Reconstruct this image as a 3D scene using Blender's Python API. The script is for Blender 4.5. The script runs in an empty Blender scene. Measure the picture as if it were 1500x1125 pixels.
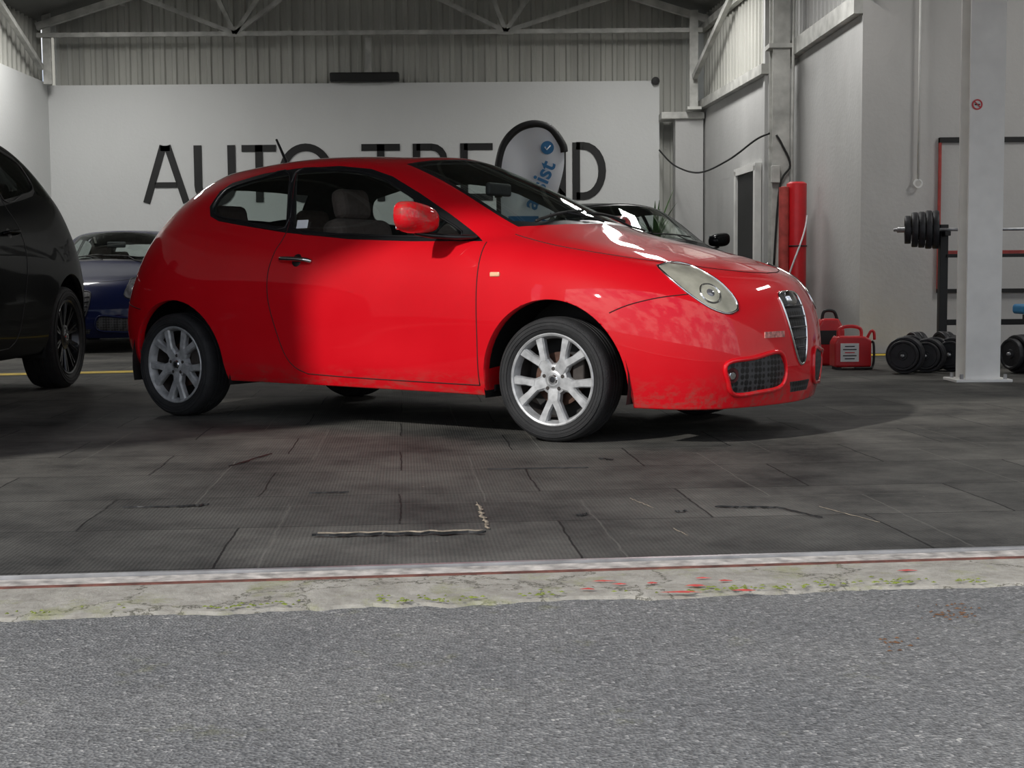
import bpy, bmesh, math, random
from mathutils import Vector, Matrix, Euler
from mathutils.bvhtree import BVHTree
random.seed(7)
scene = bpy.context.scene
COL = scene.collection

# ------------------------------------------------------------------ materials
def newmat(name):
    m = bpy.data.materials.new(name); m.use_nodes = True
    nt = m.node_tree; b = nt.nodes['Principled BSDF']
    return m, nt, b
def pmat(name, col, rough=.5, metal=0., coat=0., noise=0., nscale=8., bump=0., bscale=60., spec=None):
    m, nt, b = newmat(name)
    b.inputs['Base Color'].default_value = (*col, 1)
    b.inputs['Roughness'].default_value = rough
    b.inputs['Metallic'].default_value = metal
    b.inputs['Coat Weight'].default_value = coat
    b.inputs['Coat Roughness'].default_value = .03
    if spec is not None: b.inputs['Specular IOR Level'].default_value = spec
    tc = nt.nodes.new('ShaderNodeTexCoord')
    if noise > 0:
        n = nt.nodes.new('ShaderNodeTexNoise'); n.inputs['Scale'].default_value = nscale; n.inputs['Detail'].default_value = 6
        r = nt.nodes.new('ShaderNodeValToRGB')
        r.color_ramp.elements[0].position = .3; r.color_ramp.elements[1].position = .7
        r.color_ramp.elements[0].color = (*[c*(1-noise) for c in col], 1)
        r.color_ramp.elements[1].color = (*[min(1, c*(1+noise*.6)) for c in col], 1)
        nt.links.new(tc.outputs['Object'], n.inputs['Vector'])
        nt.links.new(n.outputs['Fac'], r.inputs['Fac']); nt.links.new(r.outputs['Color'], b.inputs['Base Color'])
    if bump > 0:
        n2 = nt.nodes.new('ShaderNodeTexNoise'); n2.inputs['Scale'].default_value = bscale; n2.inputs['Detail'].default_value = 4
        bp = nt.nodes.new('ShaderNodeBump'); bp.inputs['Strength'].default_value = bump; bp.inputs['Distance'].default_value = .01
        nt.links.new(tc.outputs['Object'], n2.inputs['Vector'])
        nt.links.new(n2.outputs['Fac'], bp.inputs['Height']); nt.links.new(bp.outputs['Normal'], b.inputs['Normal'])
    return m
def glassmat(name, tint, gloss=.04, top=.7):
    m = bpy.data.materials.new(name); m.use_nodes = True; nt = m.node_tree; nt.nodes.clear()
    o = nt.nodes.new('ShaderNodeOutputMaterial'); mx = nt.nodes.new('ShaderNodeMixShader')
    t = nt.nodes.new('ShaderNodeBsdfTransparent'); t.inputs[0].default_value = (*tint, 1)
    g = nt.nodes.new('ShaderNodeBsdfGlossy'); g.inputs['Roughness'].default_value = .02; g.inputs[0].default_value = (.85, .9, .88, 1)
    lw = nt.nodes.new('ShaderNodeLayerWeight'); p = nt.nodes.new('ShaderNodeMath'); p.operation = 'POWER'; p.inputs[1].default_value = 4
    mr = nt.nodes.new('ShaderNodeMapRange'); mr.inputs[3].default_value = gloss; mr.inputs[4].default_value = top
    nt.links.new(lw.outputs['Facing'], p.inputs[0]); nt.links.new(p.outputs[0], mr.inputs[0])
    nt.links.new(mr.outputs[0], mx.inputs[0]); nt.links.new(t.outputs[0], mx.inputs[1]); nt.links.new(g.outputs[0], mx.inputs[2])
    nt.links.new(mx.outputs[0], o.inputs[0]); return m

def redpaint():
    m, nt, b = newmat('weathered_red_car_paint'); N = nt.nodes; L = nt.links
    tc = N.new('ShaderNodeTexCoord'); sp = N.new('ShaderNodeSeparateXYZ'); L.new(tc.outputs['Object'], sp.inputs[0])
    mr = N.new('ShaderNodeMapRange'); mr.inputs[1].default_value = .33; mr.inputs[2].default_value = .20; mr.inputs[3].default_value = 0; mr.inputs[4].default_value = .85
    L.new(sp.outputs[2], mr.inputs[0])
    n = N.new('ShaderNodeTexNoise'); n.inputs['Scale'].default_value = 22; n.inputs['Detail'].default_value = 9; n.inputs['Roughness'].default_value = .75
    mp = N.new('ShaderNodeMapping'); mp.inputs['Scale'].default_value = (.4, 1, 1); L.new(tc.outputs['Object'], mp.inputs[0])
    L.new(mp.outputs[0], n.inputs['Vector'])
    r = N.new('ShaderNodeValToRGB'); r.color_ramp.elements[0].position = .47; r.color_ramp.elements[1].position = .68; L.new(n.outputs['Fac'], r.inputs[0])
    mu = N.new('ShaderNodeMath'); mu.operation = 'MULTIPLY'; L.new(mr.outputs[0], mu.inputs[0]); L.new(r.outputs[0], mu.inputs[1])
    nb = N.new('ShaderNodeTexNoise'); nb.inputs['Scale'].default_value = 2.2; nb.inputs['Detail'].default_value = 7; L.new(tc.outputs['Object'], nb.inputs['Vector'])
    rb = N.new('ShaderNodeValToRGB'); rb.color_ramp.elements[0].position = .35; rb.color_ramp.elements[1].position = .7
    rb.color_ramp.elements[0].color = (.60, .003, .010, 1); rb.color_ramp.elements[1].color = (.66, .006, .014, 1); L.new(nb.outputs['Fac'], rb.inputs[0])
    mx = N.new('ShaderNodeMix'); mx.data_type = 'RGBA'; L.new(mu.outputs[0], mx.inputs[0])
    L.new(rb.outputs[0], mx.inputs[6]); mx.inputs[7].default_value = (.20, .09, .07, 1)
    L.new(mx.outputs[2], b.inputs['Base Color'])
    b.inputs['Roughness'].default_value = .5; b.inputs['Specular IOR Level'].default_value = .1
    b.inputs['Coat Weight'].default_value = 1.; b.inputs['Coat IOR'].default_value = 1.5
    rr = N.new('ShaderNodeMapRange'); rr.inputs[3].default_value = .01; rr.inputs[4].default_value = .05; L.new(nb.outputs['Fac'], rr.inputs[0]); L.new(rr.outputs[0], b.inputs['Coat Roughness'])
    return m
M = {}
M['red'] = redpaint()
M['blackpaint'] = pmat('black_car_paint', (.002, .0025, .003), .4, 0, .25, .1, 3, spec=.02)
M['bluepaint'] = pmat('dark_blue_car_paint', (.004, .007, .035), .4, 0, .4, .1, 3, spec=.08)
M['trim'] = pmat('black_trim', (.012, .012, .013), .35, 0, 0, .2, 20)
M['plastic'] = pmat('dark_plastic', (.03, .03, .032), .6, 0, 0, .2, 30, .2, 120)
M['liner'] = pmat('interior_lining', (.08, .076, .07), .85, 0, 0, .2, 20)
M['seat'] = pmat('seat_fabric', (.14, .10, .09), .9, 0, 0, .2, 40, .3, 200)
M['glass'] = glassmat('tinted_side_glass', (.80, .86, .84), .10)
M['wglass'] = glassmat('windscreen_glass', (.82, .88, .86), .08, .6)
M['darkglass'] = glassmat('privacy_glass', (.12, .13, .13), .06, .4)
M['lens'] = glassmat('headlamp_lens', (.9, .9, .86), .08)
M['lampin'] = pmat('headlamp_haze', (.54, .525, .43), .2, .3, .95, .32, 11)
M['lampdark'] = pmat('dark_headlamp', (.22, .22, .24), .15, .5, .9, .6, 16)
M['chrome'] = pmat('chrome', (.75, .75, .75), .14, 1, 0, .05, 20)
M['darkchrome'] = pmat('dark_grille_slat', (.05, .05, .055), .3, .7, 0, .1, 20)
M['alloy'] = pmat('silver_alloy', (.47, .475, .48), .45, .35, .1, .35, 24)
M['alloydark'] = pmat('dark_alloy', (.03, .03, .032), .3, .8, .3, .1, 30)
M['barrel'] = pmat('rim_barrel', (.05, .042, .038), .7, .3, 0, .4, 20)
M['tyre'] = pmat('tyre_rubber', (.018, .018, .019), .75, 0, 0, .35, 18, .3, 150)
M['disc'] = pmat('brake_disc', (.10, .055, .04), .5, .6, 0, .4, 25)
M['seam'] = pmat('panel_gap', (.05, .003, .004), .8, 0, 0, .1, 10)
M['black'] = pmat('matt_black', (.010, .010, .010), .6, 0, 0, .2, 10)
M['iron'] = pmat('cast_iron_plates', (.03, .03, .033), .5, .3, 0, .3, 20, .2, 80)
M['redplastic'] = pmat('red_plastic', (.60, .012, .018), .4, 0, .2, .1, 10)
M['orange'] = pmat('orange_lamp', (.9, .55, .32), .3, 0, .5, .1, 10)
M['white'] = pmat('white_paint', (.80, .80, .77), .5, 0, 0, .10, 6, .05, 40)
M['flag'] = pmat('flag_fabric', (.84, .87, .90), .8, 0, 0, .05, 3)
M['flagblue'] = pmat('flag_blue', (.05, .20, .42), .8, 0, 0, .1, 3)
M['blue'] = pmat('blue_vinyl', (.02, .20, .42), .5, 0, 0, .1, 6)
M['leaf'] = pmat('leaf_green', (.05, .13, .03), .6, 0, 0, .4, 8)
M['pot'] = pmat('pot_glaze', (.04, .04, .04), .4, 0, 0, .2, 6)
M['galv'] = pmat('galvanised_steel', (.42, .42, .43), .4, .6, 0, .3, 12)
M['steelwhite'] = pmat('painted_steel', (.50, .50, .47), .55, 0, 0, .35, 5, .1, 30)
M['plate'] = pmat('number_plate', (.6, .6, .55), .4, 0, 0, .1, 20)
M['plateglue'] = pmat('plate_residue', (.60, .25, .22), .7, 0, 0, .6, 60)
M['redfade'] = pmat('red_marking', (.45, .06, .05), .6, 0, 0, .3, 12)
M['mirrorglass'] = pmat('mirror_glass', (.8, .8, .8), .03, 1, 0, .01, 5)
M['moss'] = pmat('moss', (.20, .24, .04), .95, 0, 0, .5, 60, .6, 200)
M['debris'] = pmat('dry_debris', (.16, .08, .04), .95, 0, 0, .5, 60)

def wallmat(name, c, stain=.25, streak=False):
    m, nt, b = newmat(name); N = nt.nodes; L = nt.links
    tc = N.new('ShaderNodeTexCoord')
    n = N.new('ShaderNodeTexNoise'); n.inputs['Scale'].default_value = .9; n.inputs['Detail'].default_value = 8; n.inputs['Roughness'].default_value = .6
    mp = N.new('ShaderNodeMapping'); mp.inputs['Scale'].default_value = (4, 4, .35) if streak else (1, 1, .5)
    L.new(tc.outputs['Object'], mp.inputs[0]); L.new(mp.outputs[0], n.inputs['Vector'])
    r = N.new('ShaderNodeValToRGB'); r.color_ramp.elements[0].position = .32; r.color_ramp.elements[1].position = .62
    r.color_ramp.elements[0].color = (*[x*(1-stain) for x in c], 1); r.color_ramp.elements[1].color = (*c, 1)
    L.new(n.outputs['Fac'], r.inputs[0]); L.new(r.outputs[0], b.inputs['Base Color'])
    n2 = N.new('ShaderNodeTexNoise'); n2.inputs['Scale'].default_value = 25
    bp = N.new('ShaderNodeBump'); bp.inputs['Strength'].default_value = .12; bp.inputs['Distance'].default_value = .02
    L.new(tc.outputs['Object'], n2.inputs['Vector']); L.new(n2.outputs['Fac'], bp.inputs['Height']); L.new(bp.outputs[0], b.inputs['Normal'])
    b.inputs['Roughness'].default_value = .75
    return m
M['wall'] = wallmat('white_wall_paint', (.68, .69, .68), .05)
M['wallbay'] = wallmat('bay_wall_paint', (.60, .59, .57), .15)
M['wallgrey'] = wallmat('grey_wall_render', (.50, .50, .49), .20)
M['corr'] = wallmat('corrugated_sheet', (.48, .48, .44), .22, True)
M['roof'] = wallmat('roof_sheet', (.15, .15, .14), .3)

def floormat():
    m, nt, b = newmat('rubber_mat_floor'); N = nt.nodes; L = nt.links
    tc = N.new('ShaderNodeTexCoord'); mp = N.new('ShaderNodeMapping'); mp.inputs['Rotation'].default_value = (0, 0, math.radians(-4.5))
    L.new(tc.outputs['Object'], mp.inputs[0])
    nz = N.new('ShaderNodeTexNoise'); nz.inputs['Scale'].default_value = 2.6; nz.inputs['Detail'].default_value = 8; nz.inputs['Roughness'].default_value = .65
    L.new(mp.outputs[0], nz.inputs['Vector'])
    vm = N.new('ShaderNodeVectorMath'); vm.operation = 'SCALE'; vm.inputs['Scale'].default_value = .04
    L.new(nz.outputs['Color'], vm.inputs[0])
    va = N.new('ShaderNodeVectorMath'); L.new(mp.outputs[0], va.inputs[0]); L.new(vm.outputs[0], va.inputs[1])
    br = N.new('ShaderNodeTexBrick'); br.offset = .5
    br.inputs['Scale'].default_value = 1; br.inputs['Brick Width'].default_value = .98; br.inputs['Row Height'].default_value = .60
    br.inputs['Mortar Size'].default_value = .004; br.inputs['Mortar Smooth'].default_value = .4
    br.inputs['Color1'].default_value = (.054, .054, .052, 1); br.inputs['Color2'].default_value = (.080, .079, .075, 1); br.inputs['Mortar'].default_value = (.016, .016, .016, 1)
    L.new(va.outputs[0], br.inputs['Vector'])
    n1 = N.new('ShaderNodeTexNoise'); n1.inputs['Scale'].default_value = 1.3; n1.inputs['Detail'].default_value = 11; n1.inputs['Roughness'].default_value = .72
    L.new(tc.outputs['Object'], n1.inputs['Vector'])
    r1 = N.new('ShaderNodeValToRGB'); r1.color_ramp.elements[0].position = .34; r1.color_ramp.elements[1].position = .66
    r1.color_ramp.elements[0].color = (.40, .40, .40, 1); r1.color_ramp.elements[1].color = (1.9, 1.84, 1.74, 1)
    L.new(n1.outputs['Fac'], r1.inputs[0])
    mx = N.new('ShaderNodeMix'); mx.data_type = 'RGBA'; mx.blend_type = 'MULTIPLY'; mx.inputs[0].default_value = 1
    L.new(br.outputs['Color'], mx.inputs[6]); L.new(r1.outputs[0], mx.inputs[7])
    b2 = N.new('ShaderNodeTexBrick'); b2.offset = .33
    b2.inputs['Scale'].default_value = 1; b2.inputs['Brick Width'].default_value = .98; b2.inputs['Row Height'].default_value = 1.2
    b2.inputs['Mortar Size'].default_value = .003
    b2.inputs['Color1'].default_value = (0, 0, 0, 1); b2.inputs['Color2'].default_value = (0, 0, 0, 1); b2.inputs['Mortar'].default_value = (1, 1, 1, 1)
    mp2 = N.new('ShaderNodeMapping'); mp2.inputs['Location'].default_value = (.37, .21, 0); L.new(va.outputs[0], mp2.inputs[0]); L.new(mp2.outputs[0], b2.inputs['Vector'])
    ml = N.new('ShaderNodeMath'); ml.operation = 'MULTIPLY'; L.new(b2.outputs['Fac'], ml.inputs[0]); ml.inputs[1].default_value = .35
    mxa = N.new('ShaderNodeMix'); mxa.data_type = 'RGBA'; L.new(ml.outputs[0], mxa.inputs[0]); L.new(mx.outputs[2], mxa.inputs[6]); mxa.inputs[7].default_value = (.19, .18, .16, 1)
    v = N.new('ShaderNodeTexNoise'); v.inputs['Scale'].default_value = 38; v.inputs['Detail'].default_value = 2
    L.new(tc.outputs['Object'], v.inputs['Vector'])
    r2 = N.new('ShaderNodeValToRGB'); r2.color_ramp.elements[0].position = .74; r2.color_ramp.elements[1].position = .80
    r2.color_ramp.elements[0].color = (0, 0, 0, 1); r2.color_ramp.elements[1].color = (.6, .6, .6, 1)
    L.new(v.outputs['Fac'], r2.inputs[0])
    mx2 = N.new('ShaderNodeMix'); mx2.data_type = 'RGBA'; L.new(r2.outputs[0], mx2.inputs[0]); L.new(mxa.outputs[2], mx2.inputs[6]); mx2.inputs[7].default_value = (.28, .26, .22, 1)
    L.new(mx2.outputs[2], b.inputs['Base Color'])
    w = N.new('ShaderNodeTexWave'); w.inputs['Scale'].default_value = 26; w.bands_direction = 'X'
    L.new(mp.outputs[0], w.inputs['Vector'])
    n3 = N.new('ShaderNodeTexNoise'); n3.inputs['Scale'].default_value = 90; L.new(tc.outputs['Object'], n3.inputs['Vector'])
    ad = N.new('ShaderNodeMath'); ad.operation = 'MULTIPLY_ADD'; L.new(w.outputs['Fac'], ad.inputs[0]); ad.inputs[1].default_value = .3; L.new(n3.outputs['Fac'], ad.inputs[2])
    sb = N.new('ShaderNodeMath'); sb.operation = 'MULTIPLY_ADD'; L.new(br.outputs['Fac'], sb.inputs[0]); sb.inputs[1].default_value = -3; L.new(ad.outputs[0], sb.inputs[2])
    bp = N.new('ShaderNodeBump'); bp.inputs['Strength'].default_value = .4; bp.inputs['Distance'].default_value = .006
    L.new(sb.outputs[0], bp.inputs['Height']); L.new(bp.outputs[0], b.inputs['Normal'])
    b.inputs['Roughness'].default_value = .8; b.inputs['Specular IOR Level'].default_value = .18
    return m
M['floor'] = floormat()
def asphaltmat():
    m, nt, b = newmat('asphalt'); N = nt.nodes; L = nt.links
    tc = N.new('ShaderNodeTexCoord')
    v = N.new('ShaderNodeTexVoronoi'); v.inputs['Scale'].default_value = 150; L.new(tc.outputs['Object'], v.inputs['Vector'])
    r = N.new('ShaderNodeValToRGB'); e = r.color_ramp.elements
    e[0].position = 0; e[0].color = (.12, .12, .12, 1); e[1].position = 1; e[1].color = (.40, .39, .38, 1)
    e.new(.93).color = (.25, .25, .247, 1); e.new(.5).color = (.19, .19, .19, 1)
    sx = N.new('ShaderNodeSeparateColor'); L.new(v.outputs['Color'], sx.inputs[0]); L.new(sx.outputs[0], r.inputs[0])
    n = N.new('ShaderNodeTexNoise'); n.inputs['Scale'].default_value = 1.6; n.inputs['Detail'].default_value = 8; L.new(tc.outputs['Object'], n.inputs['Vector'])
    r1 = N.new('ShaderNodeValToRGB'); r1.color_ramp.elements[0].position = .3; r1.color_ramp.elements[1].position = .7
    r1.color_ramp.elements[0].color = (.80, .80, .80, 1); r1.color_ramp.elements[1].color = (1.12, 1.10, 1.06, 1); L.new(n.outputs['Fac'], r1.inputs[0])
    mx = N.new('ShaderNodeMix'); mx.data_type = 'RGBA'; mx.blend_type = 'MULTIPLY'; mx.inputs[0].default_value = 1
    L.new(r.outputs[0], mx.inputs[6]); L.new(r1.outputs[0], mx.inputs[7])
    n2 = N.new('ShaderNodeTexNoise'); n2.inputs['Scale'].default_value = 34; n2.inputs['Detail'].default_value = 1; L.new(tc.outputs['Object'], n2.inputs['Vector'])
    r2 = N.new('ShaderNodeValToRGB'); r2.color_ramp.elements[0].position = .79; r2.color_ramp.elements[1].position = .81; r2.color_ramp.elements[0].color = (0,0,0,1)
    L.new(n2.outputs['Fac'], r2.inputs[0])
    mx2 = N.new('ShaderNodeMix'); mx2.data_type = 'RGBA'; L.new(r2.outputs[0], mx2.inputs[0]); L.new(mx.outputs[2], mx2.inputs[6]); mx2.inputs[7].default_value = (.50, .48, .44, 1)
    n4 = N.new('ShaderNodeTexNoise'); n4.inputs['Scale'].default_value = 5; n4.inputs['Detail'].default_value = 10; n4.inputs['Roughness'].default_value = .7; L.new(tc.outputs['Object'], n4.inputs['Vector'])
    r4 = N.new('ShaderNodeValToRGB'); r4.color_ramp.elements[0].position = .60; r4.color_ramp.elements[1].position = .72; r4.color_ramp.elements[0].color = (0,0,0,1); r4.color_ramp.elements[1].color = (.65,.65,.65,1)
    L.new(n4.outputs['Fac'], r4.inputs[0])
    mx3 = N.new('ShaderNodeMix'); mx3.data_type = 'RGBA'; L.new(r4.outputs[0], mx3.inputs[0]); L.new(mx2.outputs[2], mx3.inputs[6]); mx3.inputs[7].default_value = (.16, .16, .08, 1)
    L.new(mx3.outputs[2], b.inputs['Base Color'])
    bp = N.new('ShaderNodeBump'); bp.inputs['Strength'].default_value = .8; bp.inputs['Distance'].default_value = .004
    L.new(v.outputs['Distance'], bp.inputs['Height']); L.new(bp.outputs[0], b.inputs['Normal'])
    b.inputs['Roughness'].default_value = .85; b.inputs['Specular IOR Level'].default_value = .25
    return m
M['asphalt'] = asphaltmat()
def kerbmat():
    m, nt, b = newmat('worn_concrete'); N = nt.nodes; L = nt.links
    tc = N.new('ShaderNodeTexCoord')
    n = N.new('ShaderNodeTexNoise'); n.inputs['Scale'].default_value = 11; n.inputs['Detail'].default_value = 12; n.inputs['Roughness'].default_value = .75; L.new(tc.outputs['Object'], n.inputs['Vector'])
    r = N.new('ShaderNodeValToRGB'); r.color_ramp.elements[0].position = .3; r.color_ramp.elements[1].position = .7
    r.color_ramp.elements[0].color = (.24, .22, .185, 1); r.color_ramp.elements[1].color = (.52, .49, .43, 1); L.new(n.outputs['Fac'], r.inputs[0])
    v = N.new('ShaderNodeTexVoronoi'); v.feature = 'DISTANCE_TO_EDGE'; v.inputs['Scale'].default_value = 2.6
    nw = N.new('ShaderNodeTexNoise'); nw.inputs['Scale'].default_value = 5; nw.inputs['Detail'].default_value = 10; nw.inputs['Roughness'].default_value = .7; L.new(tc.outputs['Object'], nw.inputs['Vector'])
    sc = N.new('ShaderNodeVectorMath'); sc.operation = 'SCALE'; sc.inputs['Scale'].default_value = .35; L.new(nw.outputs['Color'], sc.inputs[0])
    ad = N.new('ShaderNodeVectorMath'); L.new(tc.outputs['Object'], ad.inputs[0]); L.new(sc.outputs[0], ad.inputs[1]); L.new(ad.outputs[0], v.inputs['Vector'])
    rc = N.new('ShaderNodeValToRGB'); rc.color_ramp.elements[0].position = .004; rc.color_ramp.elements[1].position = .016
    rc.color_ramp.elements[0].color = (.9, .9, .9, 1); rc.color_ramp.elements[1].color = (0, 0, 0, 1); L.new(v.outputs['Distance'], rc.inputs[0])
    mx = N.new('ShaderNodeMix'); mx.data_type = 'RGBA'; L.new(rc.outputs[0], mx.inputs[0]); L.new(r.outputs[0], mx.inputs[6]); mx.inputs[7].default_value = (.09, .085, .06, 1)
    n4 = N.new('ShaderNodeTexNoise'); n4.inputs['Scale'].default_value = 5; n4.inputs['Detail'].default_value = 10; n4.inputs['Roughness'].default_value = .75; L.new(tc.outputs['Object'], n4.inputs['Vector'])
    r4 = N.new('ShaderNodeValToRGB'); r4.color_ramp.elements[0].position = .52; r4.color_ramp.elements[1].position = .66; r4.color_ramp.elements[0].color = (0,0,0,1); r4.color_ramp.elements[1].color = (.75,.75,.75,1)
    L.new(n4.outputs['Fac'], r4.inputs[0])
    mx3 = N.new('ShaderNodeMix'); mx3.data_type = 'RGBA'; L.new(r4.outputs[0], mx3.inputs[0]); L.new(mx.outputs[2], mx3.inputs[6]); mx3.inputs[7].default_value = (.27, .28, .11, 1)
    L.new(mx3.outputs[2], b.inputs['Base Color']); b.inputs['Roughness'].default_value = .85
    bp = N.new('ShaderNodeBump'); bp.inputs['Strength'].default_value = .9; bp.inputs['Distance'].default_value = .012
    L.new(n.outputs['Fac'], bp.inputs['Height']); L.new(bp.outputs[0], b.inputs['Normal'])
    return m
M['kerb'] = kerbmat()
M['whitewear'] = pmat('worn_white_paint', (.50, .46, .42), .75, 0, 0, .55, 22, .4, 40)
M['rust'] = pmat('rusty_strip', (.16, .06, .045), .8, 0, 0, .6, 20, .3, 60)
M['yellow'] = pmat('yellow_floor_paint', (.65, .45, .02), .7, 0, 0, .35, 9)
def meshgrille():
    m, nt, b = newmat('honeycomb_mesh'); N = nt.nodes; L = nt.links
    tc = N.new('ShaderNodeTexCoord'); v = N.new('ShaderNodeTexVoronoi'); v.inputs['Scale'].default_value = 36; v.inputs['Randomness'].default_value = .1
    L.new(tc.outputs['Object'], v.inputs['Vector'])
    r = N.new('ShaderNodeValToRGB'); r.color_ramp.elements[0].position = .42; r.color_ramp.elements[1].position = .56
    r.color_ramp.elements[0].color = (.002, .002, .002, 1); r.color_ramp.elements[1].color = (.045, .045, .048, 1)
    L.new(v.outputs['Distance'], r.inputs[0]); L.new(r.outputs[0], b.inputs['Base Color'])
    b.inputs['Roughness'].default_value = .5; return m
M['mesh'] = meshgrille()

# ------------------------------------------------------------------ geometry helpers
def empty(name, loc=(0, 0, 0), rz=0.):
    e = bpy.data.objects.new(name, None); e.location = loc; e.rotation_euler = (0, 0, rz); e.empty_display_size = .2
    COL.objects.link(e); return e
def mk(name, verts, faces, mat, parent=None, smooth=False, bevel=0.):
    me = bpy.data.meshes.new(name); me.from_pydata([tuple(v) for v in verts], [], faces)
    bm = bmesh.new(); bm.from_mesh(me); bmesh.ops.recalc_face_normals(bm, faces=bm.faces); bm.to_mesh(me); bm.free()
    o = bpy.data.objects.new(name, me); COL.objects.link(o)
    if isinstance(mat, (list, tuple)):
        for x in mat: me.materials.append(x)
    else: me.materials.append(mat)
    if smooth:
        for p in me.polygons: p.use_smooth = True
    if parent: o.parent = parent
    if bevel > 0:
        md = o.modifiers.new('bev', 'BEVEL'); md.width = bevel; md.segments = 3; md.limit_method = 'ANGLE'
    return o
def box(name, c, s, mat, parent=None, bevel=0., rot=None):
    hx, hy, hz = s[0]/2, s[1]/2, s[2]/2
    vs = [Vector((x, y, z)) for x in (-hx, hx) for y in (-hy, hy) for z in (-hz, hz)]
    fs = [(0, 1, 3, 2), (4, 6, 7, 5), (0, 4, 5, 1), (2, 3, 7, 6), (0, 2, 6, 4), (1, 5, 7, 3)]
    if rot:
        R = Euler(rot).to_matrix(); vs = [R @ v for v in vs]
    c = Vector(c); return mk(name, [v + c for v in vs], fs, mat, parent, False, bevel)
def beam(name, p0, p1, w, t, mat, parent=None, up=(0, 0, 1)):
    p0 = Vector(p0); p1 = Vector(p1); d = (p1-p0).normalized(); up = Vector(up)
    s = d.cross(up)
    if s.length < 1e-3: s = d.cross(Vector((0, 1, 0)))
    s.normalize(); u = s.cross(d).normalized()
    vs = []
    for p in (p0, p1):
        for a, b in ((-1, -1), (1, -1), (1, 1), (-1, 1)): vs.append(p + s*a*w/2 + u*b*t/2)
    return mk(name, vs, [(0, 1, 2, 3), (4, 7, 6, 5), (0, 4, 5, 1), (1, 5, 6, 2), (2, 6, 7, 3), (3, 7, 4, 0)], mat, parent)
def catmull(pts, n=8, closed=False):
    P = [Vector(p) for p in pts]; out = []
    m = len(P); rng = m if closed else m-1
    for i in range(rng):
        if closed: a, b, c, d = P[(i-1) % m], P[i], P[(i+1) % m], P[(i+2) % m]
        else: a, b, c, d = P[max(i-1, 0)], P[i], P[i+1], P[min(i+2, m-1)]
        for k in range(n):
            t = k/n
            out.append(.5*((2*b)+(c-a)*t+(2*a-5*b+4*c-d)*t*t+(3*b-a-3*c+d)*t**3))
    if not closed: out.append(P[-1])
    return out
def tube(name, pts, r, mat, parent=None, seg=8, closed=False, flat=1.):
    P = [Vector(p) for p in pts]; n = len(P); vs = []; prev = None
    for i in range(n):
        if closed: t = P[(i+1) % n]-P[(i-1) % n]
        else: t = P[min(i+1, n-1)]-P[max(i-1, 0)]
        t.normalize()
        if prev is None:
            a = Vector((0, 0, 1)) if abs(t.z) < .9 else Vector((1, 0, 0)); u = t.cross(a).normalized()
        else: u = (prev - t*prev.dot(t)).normalized()
        prev = u; w = t.cross(u)
        rr = r[i] if isinstance(r, (list, tuple)) else r
        for k in range(seg):
            an = 2*math.pi*k/seg; vs.append(P[i] + u*math.cos(an)*rr + w*math.sin(an)*rr*flat)
    fs = []
    for i in range(n if closed else n-1):
        j = (i+1) % n
        for k in range(seg): fs.append((i*seg+k, i*seg+(k+1) % seg, j*seg+(k+1) % seg, j*seg+k))
    if not closed: fs.append(tuple(range(seg))); fs.append(tuple(reversed(range((n-1)*seg, n*seg))))
    return mk(name, vs, fs, mat, parent, True)
def lathe(name, prof, mat, parent=None, loc=(0, 0, 0), axis=(0, 1, 0), n=48, cap=False, smooth=True):
    ax = Vector(axis).normalized(); a = Vector((0, 0, 1)) if abs(ax.z) < .9 else Vector((1, 0, 0))
    u = ax.cross(a).normalized(); w = ax.cross(u); loc = Vector(loc); vs = []; m = len(prof)
    for k in range(n):
        an = 2*math.pi*k/n; d = u*math.cos(an)+w*math.sin(an)
        for r, h in prof: vs.append(loc + d*r + ax*h)
    fs = []
    for k in range(n):
        k2 = (k+1) % n
        for i in range(m-1): fs.append((k*m+i, k*m+i+1, k2*m+i+1, k2*m+i))
    if cap:
        fs.append(tuple(k*m for k in range(n))); fs.append(tuple(k*m+m-1 for k in reversed(range(n))))
    o = mk(name, vs, fs, mat, parent, False)
    if smooth:
        for p in o.data.polygons:
            if len(p.vertices) < 5: p.use_smooth = True
        md = o.modifiers.new('es', 'EDGE_SPLIT'); md.split_angle = math.radians(40)
    return o
def prism(name, poly, y0, y1, mat, parent=None, bevel=0.):
    n = len(poly); vs = [(p[0], y0, p[1]) for p in poly]+[(p[0], y1, p[1]) for p in poly]
    fs = [tuple(range(n)), tuple(reversed(range(n, 2*n)))]+[(i, (i+1) % n, n+(i+1) % n, n+i) for i in range(n)]
    return mk(name, vs, fs, mat, parent, False, bevel)

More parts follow.
